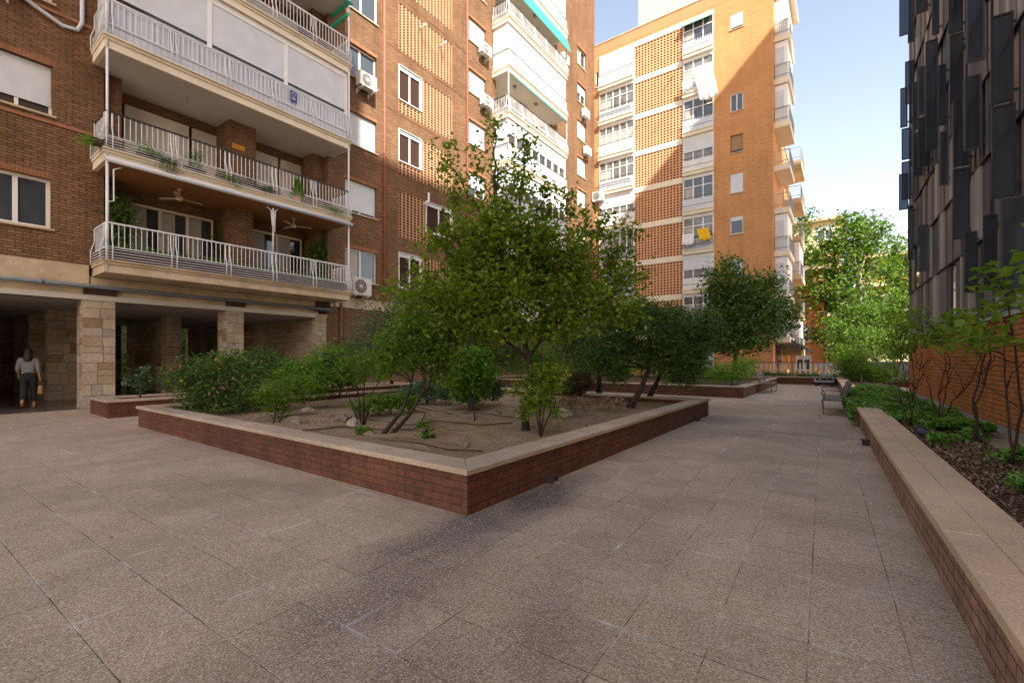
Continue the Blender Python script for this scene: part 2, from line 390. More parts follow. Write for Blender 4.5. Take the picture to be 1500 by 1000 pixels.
def leafmat(name, c_dark, c_mid, c_light, trans=0.35, rough=0.5):
    m = new_mat(name, c_mid, rough, spec=0.35)
    a = m.node_tree.nodes.new('ShaderNodeAttribute'); a.attribute_name = 'tone'
    n = noisen(m, pos(m), 1.6, 2)
    f = mathn(m, 'ADD', mathn(m, 'MULTIPLY', a.outputs['Fac'], 0.7), mathn(m, 'MULTIPLY', ramp(m, n, [(0.3, 0.0), (0.7, 1.0)]), 0.3))
    col = ramp(m, f, [(0.0, c_dark), (0.5, c_mid), (1.0, c_light)])
    L(m, col, BS(m).inputs['Base Color'])
    tr = m.node_tree.nodes.new('ShaderNodeBsdfTranslucent')
    tc = mixc(m, 1.0, col, (1.25, 1.5, 0.5), 'MULTIPLY'); L(m, tc, tr.inputs[0])
    mx = m.node_tree.nodes.new('ShaderNodeMixShader'); mx.inputs[0].default_value = trans
    L(m, BS(m).outputs[0], mx.inputs[1]); L(m, tr.outputs[0], mx.inputs[2])
    out = m.node_tree.nodes['Material Output']; L(m, mx.outputs[0], out.inputs[0])
    return m
M['leaf_main'] = leafmat('plum_leaves', (.06,.10,.008), (.16,.225,.018), (.38,.42,.05), 0.55)
M['leaf_mid'] = leafmat('shrub_leaves', (.035,.08,.010), (.125,.22,.022), (.28,.39,.055), 0.45)
M['leaf_dark'] = leafmat('dark_leaves', (.025,.06,.010), (.075,.14,.024), (.20,.28,.06), 0.3, 0.35)
M['leaf_bright'] = leafmat('bright_leaves', (.06,.13,.012), (.13,.26,.02), (.24,.38,.05), 0.45)
M['leaf_blue'] = leafmat('bluish_leaves', (.035,.08,.04), (.075,.145,.07), (.17,.25,.13), 0.3)
M['leaf_plane'] = leafmat('plane_leaves', (.032,.068,.010), (.08,.145,.018), (.19,.27,.045), 0.45)
M['leaf_red'] = leafmat('reddish_leaves', (.05,.03,.015), (.09,.05,.02), (.12,.10,.03), 0.2)
M['leaf_ivy'] = leafmat('ivy_leaves', (.06,.13,.02), (.14,.27,.04), (.26,.40,.08), 0.35)
M['leaf_litter'] = leafmat('dead_leaves', (.09,.05,.03), (.26,.155,.09), (.50,.36,.24), 0.1, 0.8)
M['leaf_rose'] = leafmat('broad_leaves', (.06,.11,.012), (.16,.25,.025), (.32,.40,.05), 0.5)
M['flower_y'] = leafmat('yellow_petals', (.45,.22,.01), (.65,.38,.02), (.8,.55,.03), 0.2)
M['flower_o'] = leafmat('orange_petals', (.5,.10,.01), (.6,.16,.01), (.7,.28,.02), 0.2)

# ------------------------------------------------------------------ foliage
def leaves_mesh(name, cen, size, mat, parent=None, up=0.3, seed=0, shape=0.5, droop=0.0, **kw):
    r = np.random.default_rng(seed); n = len(cen); cen = np.asarray(cen, float)
    a = r.normal(size=(n, 3)); a[:, 2] = a[:, 2]*0.6 - droop
    a /= np.linalg.norm(a, axis=1)[:, None]
    b = r.normal(size=(n, 3)); b[:, 2] += up*3
    nrm = b - (b*a).sum(1)[:, None]*a; nrm /= np.linalg.norm(nrm, axis=1)[:, None]
    s = np.cross(nrm, a)
    sz = (size*r.uniform(0.5, 1.5, n))[:, None]
    base = cen - a*sz*0.5; tip = cen + a*sz*0.5 - nrm*sz*0.12
    l = cen + s*sz*shape*0.5 + nrm*sz*0.13 - a*sz*0.06; rr = cen - s*sz*shape*0.5 + nrm*sz*0.13 - a*sz*0.06
    V = np.stack([base, l, tip, rr], 1).reshape(-1, 3)
    inv = np.array(base_of(parent).inverted()); V = V @ inv[:3, :3].T + inv[:3, 3]
    me = bpy.data.meshes.new(name); me.vertices.add(4*n); me.loops.add(6*n); me.polygons.add(2*n)
    me.vertices.foreach_set('co', V.ravel())
    idx = (np.arange(n)*4)[:, None] + np.array([0, 1, 2, 0, 2, 3])[None]
    me.loops.foreach_set('vertex_index', idx.ravel().astype(np.int32))
    me.polygons.foreach_set('loop_start', (np.arange(2*n)*3).astype(np.int32))
    me.polygons.foreach_set('loop_total', np.full(2*n, 3, np.int32))
    me.update(); me.validate()
    at_ = me.attributes.new('tone', 'FLOAT', 'FACE')
    t = np.clip(r.normal(0.45, 0.25, n), 0, 1); at_.data.foreach_set('value', np.repeat(t, 2))
    me.materials.append(mat)
    o = bpy.data.objects.new(name, me); C.objects.link(o)
    if parent is not None: o.parent = parent
    return tag(o, **kw)
def clumps(lobes, n, seed, per=14, sig=0.12, hollow=0.45):
    """clump centres and leaf centres spread through a set of ellipsoid lobes (cx,cy,cz,rx,ry,rz)"""
    r = np.random.default_rng(seed)
    lob = np.array(lobes, float); vol = lob[:, 3]*lob[:, 4]*lob[:, 5]; p = vol**0.8; p /= p.sum()
    k = max(1, n//per); w_ = r.choice(len(lob), k, p=p)
    d = r.normal(size=(k, 3)); d /= np.linalg.norm(d, axis=1)[:, None]
    rad = r.uniform(hollow**3, 1, k)**(1/3)*r.uniform(0.8, 1.12, k)
    cc = lob[w_, :3] + d*rad[:, None]*lob[w_, 3:6]
    sg = sig*r.uniform(0.6, 1.4, k)
    cen = np.repeat(cc, per, 0) + r.normal(size=(k*per, 3))*np.repeat(sg, per)[:, None]*np.array([1, 1, 0.75])
    return cc, cen
def branchy(mb, p0, p1, r0, r1, rr, n=5, wob=0.06, sides=6):
    p0 = Vector(p0); p1 = Vector(p1); L_ = (p1-p0).length; pts = []; rad = []
    for i in range(n+1):
        t = i/n; j = 0 if i in (0, n) else 1
        off = Vector((rr.uniform(-1, 1), rr.uniform(-1, 1), rr.uniform(-.4, .4)))*wob*L_*j
        sag = Vector((0, 0, 1))*L_*0.08*math.sin(math.pi*t)
        pts.append(p0.lerp(p1, t)+off+sag); rad.append(r0+(r1-r0)*t)
    mb.tube(pts, rad, sides); return pts
def plant(name, label, cat, base, lobes, nl, leafsize, lm, trunk=None, limbs=True, tr=0.05, seed=1, per=14, sig=0.12,
          hollow=0.45, bark='bark', group=None, twigs=60, up=0.3, shape=0.5, trunks=None, part='crown', droop=0.0, fork=0.5):
    rr = random.Random(seed); leafsize = leafsize*(1.42 if leafsize < .06 else 1.0); nl = int(nl*(.62 if leafsize < .085 and name != 'plum_tree' else .85))
    e = empty(name, base, 0, label, cat, group)
    cc, cen = clumps(lobes, nl, seed, per, sig, hollow)
    cen = cen[cen[:, 2] > base[2]+0.01]
    mb = MB(); base = Vector(base)
    trunks = trunks or [trunk or [base, Vector(lobes[0][:3])]]
    ends = []
    for tp in trunks:
        tp = [Vector(q) for q in tp]; n = len(tp)
        q_ = .5 if (name == 'plum_tree' and ends) else 1.0
        rads = [q_*tr*(1.25 if i == 0 else 1.0)*(1-0.55*i/(n-1)) for i in range(n)]
        mb.tube(tp, rads, 8); ends.append((tp, rads))
    if limbs:
        joints = []
        for lb in lobes:
            c = Vector(lb[:3]); tp, rads = min(ends, key=lambda q: (q[0][-1]-c).length)
            i = rr.choice(range(max(1, int(len(tp)*fork)), len(tp))); s0 = tp[i]
            if (s0-c).length < 0.05: continue
            pts = branchy(mb, s0, c, rads[i]*0.7, rads[i]*0.22, rr); joints += pts[2:]
        if not joints: joints = [ends[0][0][-1]]
        ks = rr.sample(range(len(cc)), min(twigs, len(cc)))
        for k in ks:
            q = Vector(cc[k]); j = min(joints, key=lambda a: (a-q).length)
            branchy(mb, j, q, tr*0.16+0.002, 0.002, rr, 3, 0.08, 4)
    mb.build('trunk' if cat == 'tree' else 'stem', M[bark], e)
    leaves_mesh(part, cen, leafsize, M[lm], e, up, seed, shape, droop)
    return e

# ================================================================== SETTING
def sheet(name, x0, x1, y0, y1, z, mat, **kw):
    mb = MB(); mb.add([(x0,y0,z),(x1,y0,z),(x1,y1,z),(x0,y1,z)], [(0,1,2,3)]); return mb.build(name, mat, **kw)
sheet('ground', -300, 300, -300, 300, 0.0, M['paving'], kind='structure')
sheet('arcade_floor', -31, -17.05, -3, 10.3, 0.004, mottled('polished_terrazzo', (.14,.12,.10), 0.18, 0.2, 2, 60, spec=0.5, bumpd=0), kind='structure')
# ================================================================== BUILDINGS
class Plane:
    """facade frame: u along the wall, z up, n outwards"""
    def __init__(s, fn): s.fn = fn
    def p(s, u, n, z): return s.fn(u, n, z)
    def box(s, mb, u0, u1, z0, z1, n0, n1): mb.box(u0, u1, n0, n1, z0, z1, fn=s.fn)
PA = Plane(lambda u, n, z: (-17.15+n, u, z))
PB = Plane(lambda u, n, z: (u, 35.3-n, z))
PR = Plane(lambda u, n, z: (-3.91+n, u, z))
PC = Plane(lambda u, n, z: rt(2.15-n, u, z))
def wall_cells(mb, P, u0, u1, z0, z1, holes, n0, n1):
    us = sorted({u0, u1, *[h[0] for h in holes], *[h[1] for h in holes]}); zs = sorted({z0, z1, *[h[2] for h in holes], *[h[3] for h in holes]})
    us = [u for u in us if u0 <= u <= u1]; zs = [z for z in zs if z0 <= z <= z1]
    for a, b in zip(zs, zs[1:]):
        zc = (a+b)/2; run = None
        for c, d in zip(us, us[1:]):
            uc = (c+d)/2
            hit = any(h[0] < uc < h[1] and h[2] < zc < h[3] for h in holes)
            if hit:
                if run: P.box(mb, run[0], run[1], a, b, n0, n1); run = None
            else: run = (run[0] if run else c, d)
        if run: P.box(mb, run[0], run[1], a, b, n0, n1)
def window(par, P, u0, u1, z0, z1, nb=-0.20, fr='white', panes=2, shut=0.0, glass='glass', fw=0.06, shmat='shutter', sill=True, curtain=False, trans=0, box=True):
    """frame part with pane, roller shutter and sill sub-parts; shut = share of the opening covered by the shutter"""
    mb = MB(); n1 = nb+0.06; zt = z1
    P.box(mb, u0, u0+fw, z0, zt, nb, n1); P.box(mb, u1-fw, u1, z0, zt, nb, n1)
    P.box(mb, u0+fw, u1-fw, z0, z0+fw, nb, n1); P.box(mb, u0+fw, u1-fw, zt-fw, zt, nb, n1)
    for k in range(1, panes):
        uc = u0+(u1-u0)*k/panes; P.box(mb, uc-fw*0.6, uc+fw*0.6, z0+fw, zt-fw, nb, n1)
    if trans: P.box(mb, u0+fw, u1-fw, zt-trans-fw/2, zt-trans+fw/2, nb+.002, n1+.003)
    f = mb.build('window', M[fr], par)
    g = MB(); P.box(g, u0+fw*.5, u1-fw*.5, z0+fw*.5, zt-fw*.5, nb+0.012, nb+0.024); g.build('pane', M[glass], f)
    if curtain:
        g = MB(); P.box(g, u0+fw*.7, u0+(u1-u0)*0.42, z0+fw*.7, zt-fw*.7, nb+0.024, nb+0.03); g.build('curtain', M['curtain'], f)
    if shut > 0:
        g = MB(); P.box(g, u0+0.02, u1-0.02, zt-(zt-z0)*shut, zt-.005, nb+0.065, nb+0.085); g.build('roller_shutter', M[shmat], f)
    if sill:
        g = MB(); P.box(g, u0-.05, u1+.06, z0-0.05, z0-.002, nb+.03, 0.06); g.build('sill', M['cream'], f)
    return f
# ---------------------------------------------------------------- building A (left, long facade on x = -17.15)
bA = empty('apartment_building', (-17.15, 0, 0), 0, 'long brown brick apartment block with stone arcade and white balconies, left of the planters', 'building')
SL = [3.72, 6.70, 9.73, 12.76, 15.6, 18.3, 21.2, 24.1, 27.0, 29.9]
ZT = 32.9
holes = []; wins = []
def hole(u0, u1, z0, z1): holes.append((u0, u1, z0, z1))
hole(0.62, 2.55, 4.86, 6.19); hole(0.62, 2.58, 7.89, 9.21); hole(0.62, 2.58, 10.9, 12.2); hole(0.62, 2.58, 13.9, 15.2)
for n, (z0, z1) in enumerate([(4.76, 6.15), (7.70, 9.10), (10.66, 12.07), (13.58, 15.0), (16.5, 17.9)]):
    hole(11.42, 13.05, z0, z1)
for z0, z1 in [(4.76, 6.1), (7.70, 9.1), (10.66, 12.0), (13.6, 14.95), (16.5, 17.83), (19.42, 20.76), (22.35, 23.7), (25.3, 26.6)]:
    hole(19.32, 20.82, z0, z1); hole(28.95, 30.3, z0, z1); hole(32.25, 33.75, z0-.45 if z0 > 16 else z0, z1-.3 if z0 > 16 else z1)
LAT = [(4.20, 6.50), (7.19, 9.39), (10.22, 12.36), (13.16, 15.42), (16.10, 18.37), (19.05, 21.3), (22.0, 24.2), (24.9, 27.1)]
for z0, z1 in LAT: hole(14.30, 17.97, z0, z1)
for k in range(len(SL)-1):                       # balcony recesses
    (hole(3.62, 10.62, SL[k]+0.34, SL[k+1]) if k < 5 else None); hole(21.75, 28.2, SL[k]+0.34, SL[k+1])
mb = MB(); ZS = 20.3
wall_cells(mb, PA, -3, 14.0, 4.01, ZS, holes, -0.25, 0.0); wall_cells(mb, PA, 14.0, 35.3, 4.01, ZT, holes, -0.25, 0.0)
PA.box(mb, 10.6, 35.3, 0.0, 3.55, -0.25, 0.0)
mb.build('brick_wall', M['brickA'], bA)
mb = MB(); PA.box(mb, -3, 14.0, 3.2, ZS-.3, -13.0, -1.32); PA.box(mb, 14.0, 35.3, 3.2, ZT-.3, -13.0, -1.32)       # the body of the house behind the facade
PA.box(mb, -3, 3.6, 4.02, ZS-.3, -1.32, -0.27); PA.box(mb, 10.64, 14.0, 4.02, ZS-.3, -1.32, -0.50); PA.box(mb, 14.0, 21.7, 4.02, ZT-.3, -1.32, -0.50); PA.box(mb, 28.22, 35.3, 4.02, ZT-.3, -1.32, -0.27); PA.box(mb, 10.64, 35.3, 0.0, 4.02, -1.32, -0.27)
PA.box(mb, -3, 35.3, 3.05, 3.2, -13.0, -0.02)
mb.build('house_core', M['ceilwhite'], bA)
mb = MB()
PA.box(mb, -3, 3.30, 3.49, 4.01, -0.25, 0.02); PA.box(mb, 10.95, 21.0, 3.56, 4.0, -0.2, 0.03); PA.box(mb, 21.0, 35.3, 3.56, 4.0, -0.2, 0.028)
PA.box(mb, -3, 10.3, 3.05, 3.48, -0.4, -0.12)
PA.box(mb, 3.32, 10.9, 3.48, 3.70, -0.3, -0.02)
mb.build('lintel_band', M['cream'], bA)
mb = MB(); PA.box(mb, -3, 3.40, 7.66, 7.74, 0.0, 0.035); PA.box(mb, -3, 3.4, 10.66, 10.74, 0, 0.035)
mb.build('string_course', M['brick_soldier'], bA)
for (u0, u1, z0, z1) in holes:
    if u1-u0 < 2.3 and z1 < 33:
        k = int((u1-u0)/0.075); mb = MB()
        for i in range(k+1): PA.box(mb, u0-.04+i*(u1-u0+.08)/(k+1), u0-.04+(i+.82)*(u1-u0+.08)/(k+1), z1+.005, z1+.15, -0.1, 0.008)
        mb.build('soldier_course', M['brick_soldier'], bA)
SLIT = [(4.6, 5.4), (6.9, 7.5), (9.2, 9.8), (10.3, 10.31)]
# arcade pillars
for (px, py, wd, dp) in [(-17.2, 3.17, .72, .62), (-17.2, 6.86, .55, .75), (-21.5, 3.1, .8, .55), (-24.8, 3.1, .8, .5), (-28.2, 3.1, .8, .5), (-24.3, 6.85, .8, .7), (-27.7, 6.85, .8, .7), (-21.2, 6.3, .5, .5), (-17.2, -0.8, .7, .6)]:
    mb = MB(); h = 3.17 if px > -17.5 else 3.08
    stone_box(bA, 'pillar', px-dp, px, py, py+wd, 0, h, int(px*10+py*7))
stone_box(bA, 'stone_wall', -30, -17.45, 10.3, 10.55, 0, 3.04, 5); stone_box(bA, 'stone_pier', -17.44, -17.17, 10.12, 10.58, 0, 3.2, 6); stone_box(bA, 'stone_wall', -29.8, -29.5, -3, SLIT[0][0], 0, 3.04, 7)
for a, c in zip(SLIT, SLIT[1:]): stone_box(bA, 'stone_wall', -29.8, -29.5, a[1], c[0], 0, 3.04, int(a[1]*5))
stone_box(bA, 'stone_wall', -29.8, -17.3, -3.3, -3, 0, 3.04, 8)  # unseen end wall, added to keep daylight out of the arcade
for q in ((3.2, 3.9, 3.2, 3.46, -0.12, 0.0), (6.84, 7.44, 3.2, 3.46, -0.12, 0.0), (10.1, 10.7, 3.3, 3.7, -0.1, 0.06)):
    mb = MB(); PA.box(mb, *q); mb.build('pillar_head', M['darkpot'], bA)
mb = MB(); mb.tube([PA.p(-3, .10, 3.44), PA.p(3.3, .10, 3.42), PA.p(10.7, .10, 3.40)], 0.055, 10)
for u in (0.0, 2.35, 4.6, 7.2, 9.9): mb.tube([PA.p(u-.04, .10, 3.43), PA.p(u+.04, .10, 3.43)], 0.068, 10)
mb.build('service_pipe', M['bluepipe'], bA)
mb = MB(); mb.tube([PA.p(11.2, .06, 0.0), PA.p(11.2, .06, 3.75)], 0.06, 10); mb.tube([PA.p(11.2, .06, 3.0), PA.p(11.2, .06, 3.1)], .075, 10); mb.build('drainpipe', M['brownpipe'], bA)
mb = MB(); mb.box(-17.12, -17.08, 10.92, 11.06, 1.95, 2.1); mb.build('junction_box', M['blackmetal'], bA)
for u in (13.43, 19.12):
    mb = MB(); mb.tube([PA.p(u, .05, 4.0), PA.p(u, .05, 20.2 if u < 14 else 32.5)], 0.045, 8)
    for z in np.arange(5, 19 if u < 14 else 32, 2.9): mb.tube([PA.p(u, .05, z), PA.p(u, .05, z+.08)], 0.058, 8)
    mb.build('drainpipe', M['redpipe'], bA)
# windows of A
def wA(*a, **k): return window(bA, PA, *a, **k)
wA(0.62, 2.55, 4.86, 6.19, panes=3, glass='glassblue', fw=.08, curtain=False); wA(0.62, 2.58, 7.89, 9.21, panes=3, shut=0.80); wA(0.62, 2.58, 10.9, 12.2, panes=3, shut=.5); wA(0.62, 2.58, 13.9, 15.2, panes=3)
wA(11.42, 13.05, 4.76, 6.15, panes=2, glass='glassblue', curtain=True, nb=-.16); wA(11.42, 13.05, 7.70, 9.10, shut=0.90); wA(11.42, 13.05, 10.66, 12.07, shut=1.0)
wA(11.42, 13.05, 13.58, 15.0, glass='glassblue'); wA(11.42, 13.05, 16.5, 17.9, glass='glassblue', nb=-.1)
for i, (z0, z1) in enumerate([(4.76, 6.1), (7.70, 9.1), (10.66, 12.0), (13.6, 14.95), (16.5, 17.83), (19.42, 20.76), (22.35, 23.7), (25.3, 26.6)]):
    wA(19.32, 20.82, z0, z1, shut=[0, .3, .6, 1, .95, .85, .9, .5][i]); wA(28.95, 30.3, z0, z1, shut=[.5, .5, 1, .7, 1, .8, .6, 1][i])
    wA(32.25, 33.75, z0-.45 if z0 > 16 else z0, z1-.3 if z0 > 16 else z1, shut=[.5, .3, 1, 1, 1, 1, .45, 0][i], curtain=i == 7)
# brick lattice screens with windows let into them
def lattice(par, P, u0, u1, z0, z1, ub, zb, mat, matedge, win=None, dep=0.14, wu=0.45, wz=0.4, void='void'):
    mb = MB(); nu = max(1, round((u1-u0)/ub)); nz = max(1, round((z1-z0)/zb)); du = (u1-u0)/nu; dz = (z1-z0)/nz
    def clip(a0, a1, b0, b1):   # pieces of a bar outside the window
        if win is None: return [(a0, a1, b0, b1)]
        w0, w1, y0, y1 = win
        if a1 <= w0 or a0 >= w1 or b1 <= y0 or b0 >= y1: return [(a0, a1, b0, b1)]
        out = []
        if a1-a0 > b1-b0:
            if a0 < w0: out.append((a0, w0, b0, b1))
            if a1 > w1: out.append((w1, a1, b0, b1))
        else:
            if b0 < y0: out.append((a0, a1, b0, y0))
            if b1 > y1: out.append((a0, a1, y1, b1))
        return out
    e = MB()
    for i in range(nu+1):
        c = u0+i*du; a, b = max(u0, c-du*wu/2), min(u1, c+du*wu/2)
        for q in clip(a, b, z0, z1): P.box(e, q[0], q[1], q[2], q[3], -dep, -0.012)
    for j in range(nz+1):
        c = z0+j*dz; a, b = max(z0, c-dz*wz/2), min(z1, c+dz*wz/2)
        for q in clip(u0, u1, a, b): P.box(mb, q[0], q[1], q[2], q[3], -dep+.004, -0.016)
    o = mb.build('lattice_screen', M[mat], par); e.build('lattice_upright', M[matedge], o)
    v = MB(); P.box(v, u0, u1, z0, z1, -dep-.07, -dep-.05); v.build('hole_shade_sheet', M[void], o)  # dark sheet close behind the bars stands for the shade inside the holes
    return o
for i, (z0, z1) in enumerate(LAT):
    win = None
    if i in (0, 2, 3): win = (14.32, 15.72, z0+.62 if i != 0 else 4.80, z1-.02 if i != 0 else 6.46)
    if i == 1: win = (16.08, 17.92, 7.84, 9.37)
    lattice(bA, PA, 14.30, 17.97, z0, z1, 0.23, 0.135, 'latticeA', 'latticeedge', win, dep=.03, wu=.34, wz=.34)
    if win:
        mb = MB(); u0, u1, a, b = win
        PA.box(mb, u0-.03, u0, a-.03, b+.02, -.12, .04); PA.box(mb, u1, u1+.03, a-.03, b+.02, -.12, .04); PA.box(mb, u0, u1, a-.035, a, -.12, .05); PA.box(mb, u0, u1, b, b+.02, -.12, .04)
        mb.build('window_surround', M['white'], bA)
        window(bA, PA, u0, u1, a, b, nb=-.11, glass='glasspale', sill=False, shut=0.12, panes=2)
for u, z in ((15.6, 17.85), (17.0, 17.75)):
    mb = MB(); mb.tube([PA.p(u, -.1, z), PA.p(u, .5, z-.02)], .035, 8); mb.tube([PA.p(u, .42, z), PA.p(u, .5, z-.0)], .06, 8); mb.build('vent_pipe', M['whitemetal'], bA)
mb = MB()
mb.tube([PA.p(15.9, -.1, 9.15), PA.p(15.9, .15, 9.2), PA.p(16.05, .2, 9.35), PA.p(16.05, .2, 9.75)], .05, 8)
mb.build('vent_pipe', M['whitemetal'], bA)
# cables clipped to the brick
for z in (16.0, 18.6, 13.0, 10.2):
    mb = MB(); mb.tube([PA.p(13.5, .02, z+.1), PA.p(14.3, .02, z+.02), PA.p(18.1, .02, z-.05), PA.p(19.1, .02, z-.12)], .009, 4); mb.build('cable', M['redpipe'], bA)
# balconies of A ---------------------------------------------------
NB = 1.20
def balcony(par, P, u0, u1, zs, kind, rail='white', style='bowed', hn=NB, pans=(), soffit='ceilwhite', nbars=None, shutn=3, toprail='whitemetal', openend=0.0):
    zt = zs+0.30
    mb = MB(); P.box(mb, u0, u1, zs, zs+.22, -1.3, hn); P.box(mb, u0-.03, u1+.03, zs+.22, zt, -1.3, hn+.04); P.box(mb, u0-.05, u1+.05, zt, zt+.035, -1.3, hn+.10)
    b = mb.build('balcony', M['cream_light' if kind != 'ground' else 'cream'], par)
    s = MB(); P.box(s, u0+.10, u1-.10, zs-.012, zs-.002, -1.28, hn-.06); s.build('soffit', M[soffit], b)
    r = MB(); zf = zt+.035; zr = zf+1.0; zl = zf+.36; n = hn-.02
    t = .012
    # front top rail, bottom rail and four base bars
    tr_ = MB()
    P.box(tr_, u0+.03, u1-.03, zr-.02, zr+.02, n-.025, n+.025)
    for uu in (u0+.03, u1-.07): P.box(tr_, uu, uu+.04, zr-.02, zr+.02, 0.02, n-.03)
    tr_.build('handrail', M[toprail], b)
    P.box(r, u0+.03, u1-.03, zl-.012, zl+.012, n-.015, n+.015)
    for k in range(4):
        z = zf+.06+k*.075; P.box(r, u0-.02, u1+.02, z-.007, z+.007, n+.07, n+.084)
        for uu in (u0-.03, u1+.014): P.box(r, uu, uu+.016, z-.008, z+.008, 0.02, n+.045)
    nb_ = int((u1-u0)/0.125)
    for i in range(nb_+1):
        u = u0+.05+(u1-u0-.1)*i/nb_; P.box(r, u-t/2-.002, u+t/2+.002, zl, zr-.02, n-.008, n+.008)
    for uu in (u0+.05, u1-.05):
        for k in range(9): P.box(r, uu-t/2, uu+t/2, zl, zr-.02, 0.06+k*(n-.1)/9, 0.075+k*(n-.1)/9)
        P.box(r, uu-.01, uu+.01, zl-.012, zl+.012, .02, n-.016)
    if style == 'bowed':
        m_ = round((u1-u0)/1.36); us = [u0+.09+(u1-u0-.18)*i/m_ for i in range(m_+1)]
        for u in us:
            for du in (-.065, .065):
                pr = [(n, zr-.02), (n, zf+.66), (n+.11, zf+.36), (n+.095, zf-.03)]
                r.tube([P.p(u+du, a, z) for a, z in pr], .016, 5)
        for uu in (u0-.01, u1+.01):
            for nn in (0.08, n-.12):
                du = -.05 if uu < u0+1 else .05
                r.tube([P.p(uu-du*.6, nn, zr-.02), P.p(uu-du*.6, nn, zf+.62), P.p(uu+du, nn, zf+.34), P.p(uu+du, nn, zf-.03)], .013, 5)
    r.build('railing', M['whitemetal'], b)
    return b, zf, zr
def posts(b, P, us, z0, z1, n, r=.028):
    for u in us:
        mb = MB(); mb.tube([P.p(u, n, z0), P.p(u, n, z1)], r, 8); mb.build('post', M['whitemetal'], b)
def loggia(b, P, k, u0, u1, zf, zc, pil, doors, shut=1.0, sm='shuttercream', fr='cream_light', curtain=False, n=-1.25):
    """brick back wall, brick piers and glazed doors behind a balcony"""
    mb = MB(); P.box(mb, u0, u1, zf-.02, zc, -1.31, n-.02)
    P.box(mb, u0, u1, zc-.33, zc-.02, n+.02, n+.16)
    for a, c in pil: P.box(mb, a, c, zf-.03, zc-.01, n-.01, -.26 if a < u0+.5 or c > u1-.9 else -.12)
    mb.build('loggia_wall', M['brickA'], b)
    for a, c in doors:
        f = MB(); z0, z1 = zf+.02, zc-.34
        m_ = 3 if c-a > 2.2 else 2
        for i in range(m_+1):
            u = a+(c-a)*i/m_; P.box(f, max(a, u-.045), min(c, u+.045), z0, z1, n, n+.1)
        P.box(f, a, c, z1-.08, z1, n+.001, n+.099); P.box(f, a, c, z0, z0+.09, n+.001, n+.099)
        f.build('balcony_door', M[fr], b)
        g = MB(); P.box(g, a, c, z0, z1, n+.02, n+.04); g.build('door_glass', M['glass'], b)
        if curtain:
            g = MB()
            for i in range(m_): P.box(g, a+(c-a)*i/m_+.05, a+(c-a)*(i+.55)/m_, z0+.1, z1-.1, n+.042, n+.046)
            g.build('curtain', M['curtain'], b)
        if shut: g = MB(); P.box(g, a+.01, c-.01, z1-(z1-z0)*shut, z1, n+.11, n+.14); g.build('roller_shutter', M[sm], b)
def enclosed(b, P, u0, u1, zf, zr, zc, n, nsh=3, sh=0.93, panel='softwhite', side=True, closed=True):
    """glazed-in balcony: parapet panels behind the bars, roller shutters above"""
    m = MB(); P.box(m, u0+.10, u1-.10, zf, zr-.05, n-.10, n-.06)
    P.box(m, u0+.10, u0+.14, zf, zc, 0.02, n-.11); P.box(m, u1-.14, u1-.10, zf, zc, 0.02, n-.11)
    m.build('parapet_panel', M['vpanel' if panel == 'softwhite' else panel], b)
    m = MB(); P.box(m, u0+.09, u1-.09, zf+.33, zf+.38, n-.055, n-.045); m.build('dark_gap_strip', M['blackmetal'], b)  # black strip stands in for the shaded gap under the panels
    f = MB(); nn = n-.13
    for i in range(nsh+1):
        u = u0+.12+(u1-u0-.24)*i/nsh; P.box(f, u-.06, u+.06, zr-.05, zc, nn-.06, nn+.03)
    P.box(f, u0+.12, u1-.12, zc-.20, zc-.001, nn-.061, nn+.035); P.box(f, u0+.12, u1-.12, zr-.06, zr+.04, nn-.061, nn+.031)
    f.build('glazing_frame', M['white'], b)
    s = MB(); P.box(s, u0+.14, u1-.14, zc-.20-(zc-.20-zr)*sh, zc-.20, nn-.02, nn+.01); s.build('roller_shutter', M['shutter'], b)
    g = MB(); P.box(g, u0+.14, u1-.14, zr, zc-.2, nn-.05, nn-.035); g.build('glazing', M['glass'], b)
U0, U1 = 3.38, 10.86
# floor 1 (lowest balcony)
b0, zf, zr = balcony(bA, PA, U0, U1, SL[0], 'ground', soffit='cream')
loggia(b0, PA, 0, 3.62, 10.62, zf, SL[1], [(3.62, 3.80), (7.05, 7.75), (10.35, 10.62)], [(4.5, 6.85), (8.1, 10.15)], shut=0, curtain=True)
mb = MB(); PA.box(mb, U0+.2, U1-.2, zf, zf+.34, NB-.38, NB-.10); mb.build('trough', M['darkpot'], b0)
posts(b0, PA, [3.44], zf-.3, SL[1]+.05, NB-.02, .035); posts(b0, PA, [10.80], zf-.3, SL[1]+.05, NB-.02, .03)
mb = MB(); mb.tube([PA.p(7.83, NB-.02, 5.1), PA.p(7.83, NB-.02, 6.6)], .028, 8); mb.tube([PA.p(8.02, NB-.08, 6.62), PA.p(7.9, NB-.02, 6.5), PA.p(7.86, NB+.03, 5.75)], .018, 6); mb.tube([PA.p(7.65, NB-.08, 6.62), PA.p(7.76, NB-.02, 6.5), PA.p(7.80, NB+.03, 5.75)], .018, 6)
mb.tube([PA.p(3.75, NB-.05, 6.62), PA.p(3.57, NB+.0, 6.5), PA.p(3.57, NB+.02, 5.65), PA.p(3.45, NB+.0, 5.6)], .018, 6); mb.build('awning_arm', M['whitemetal'], b0)
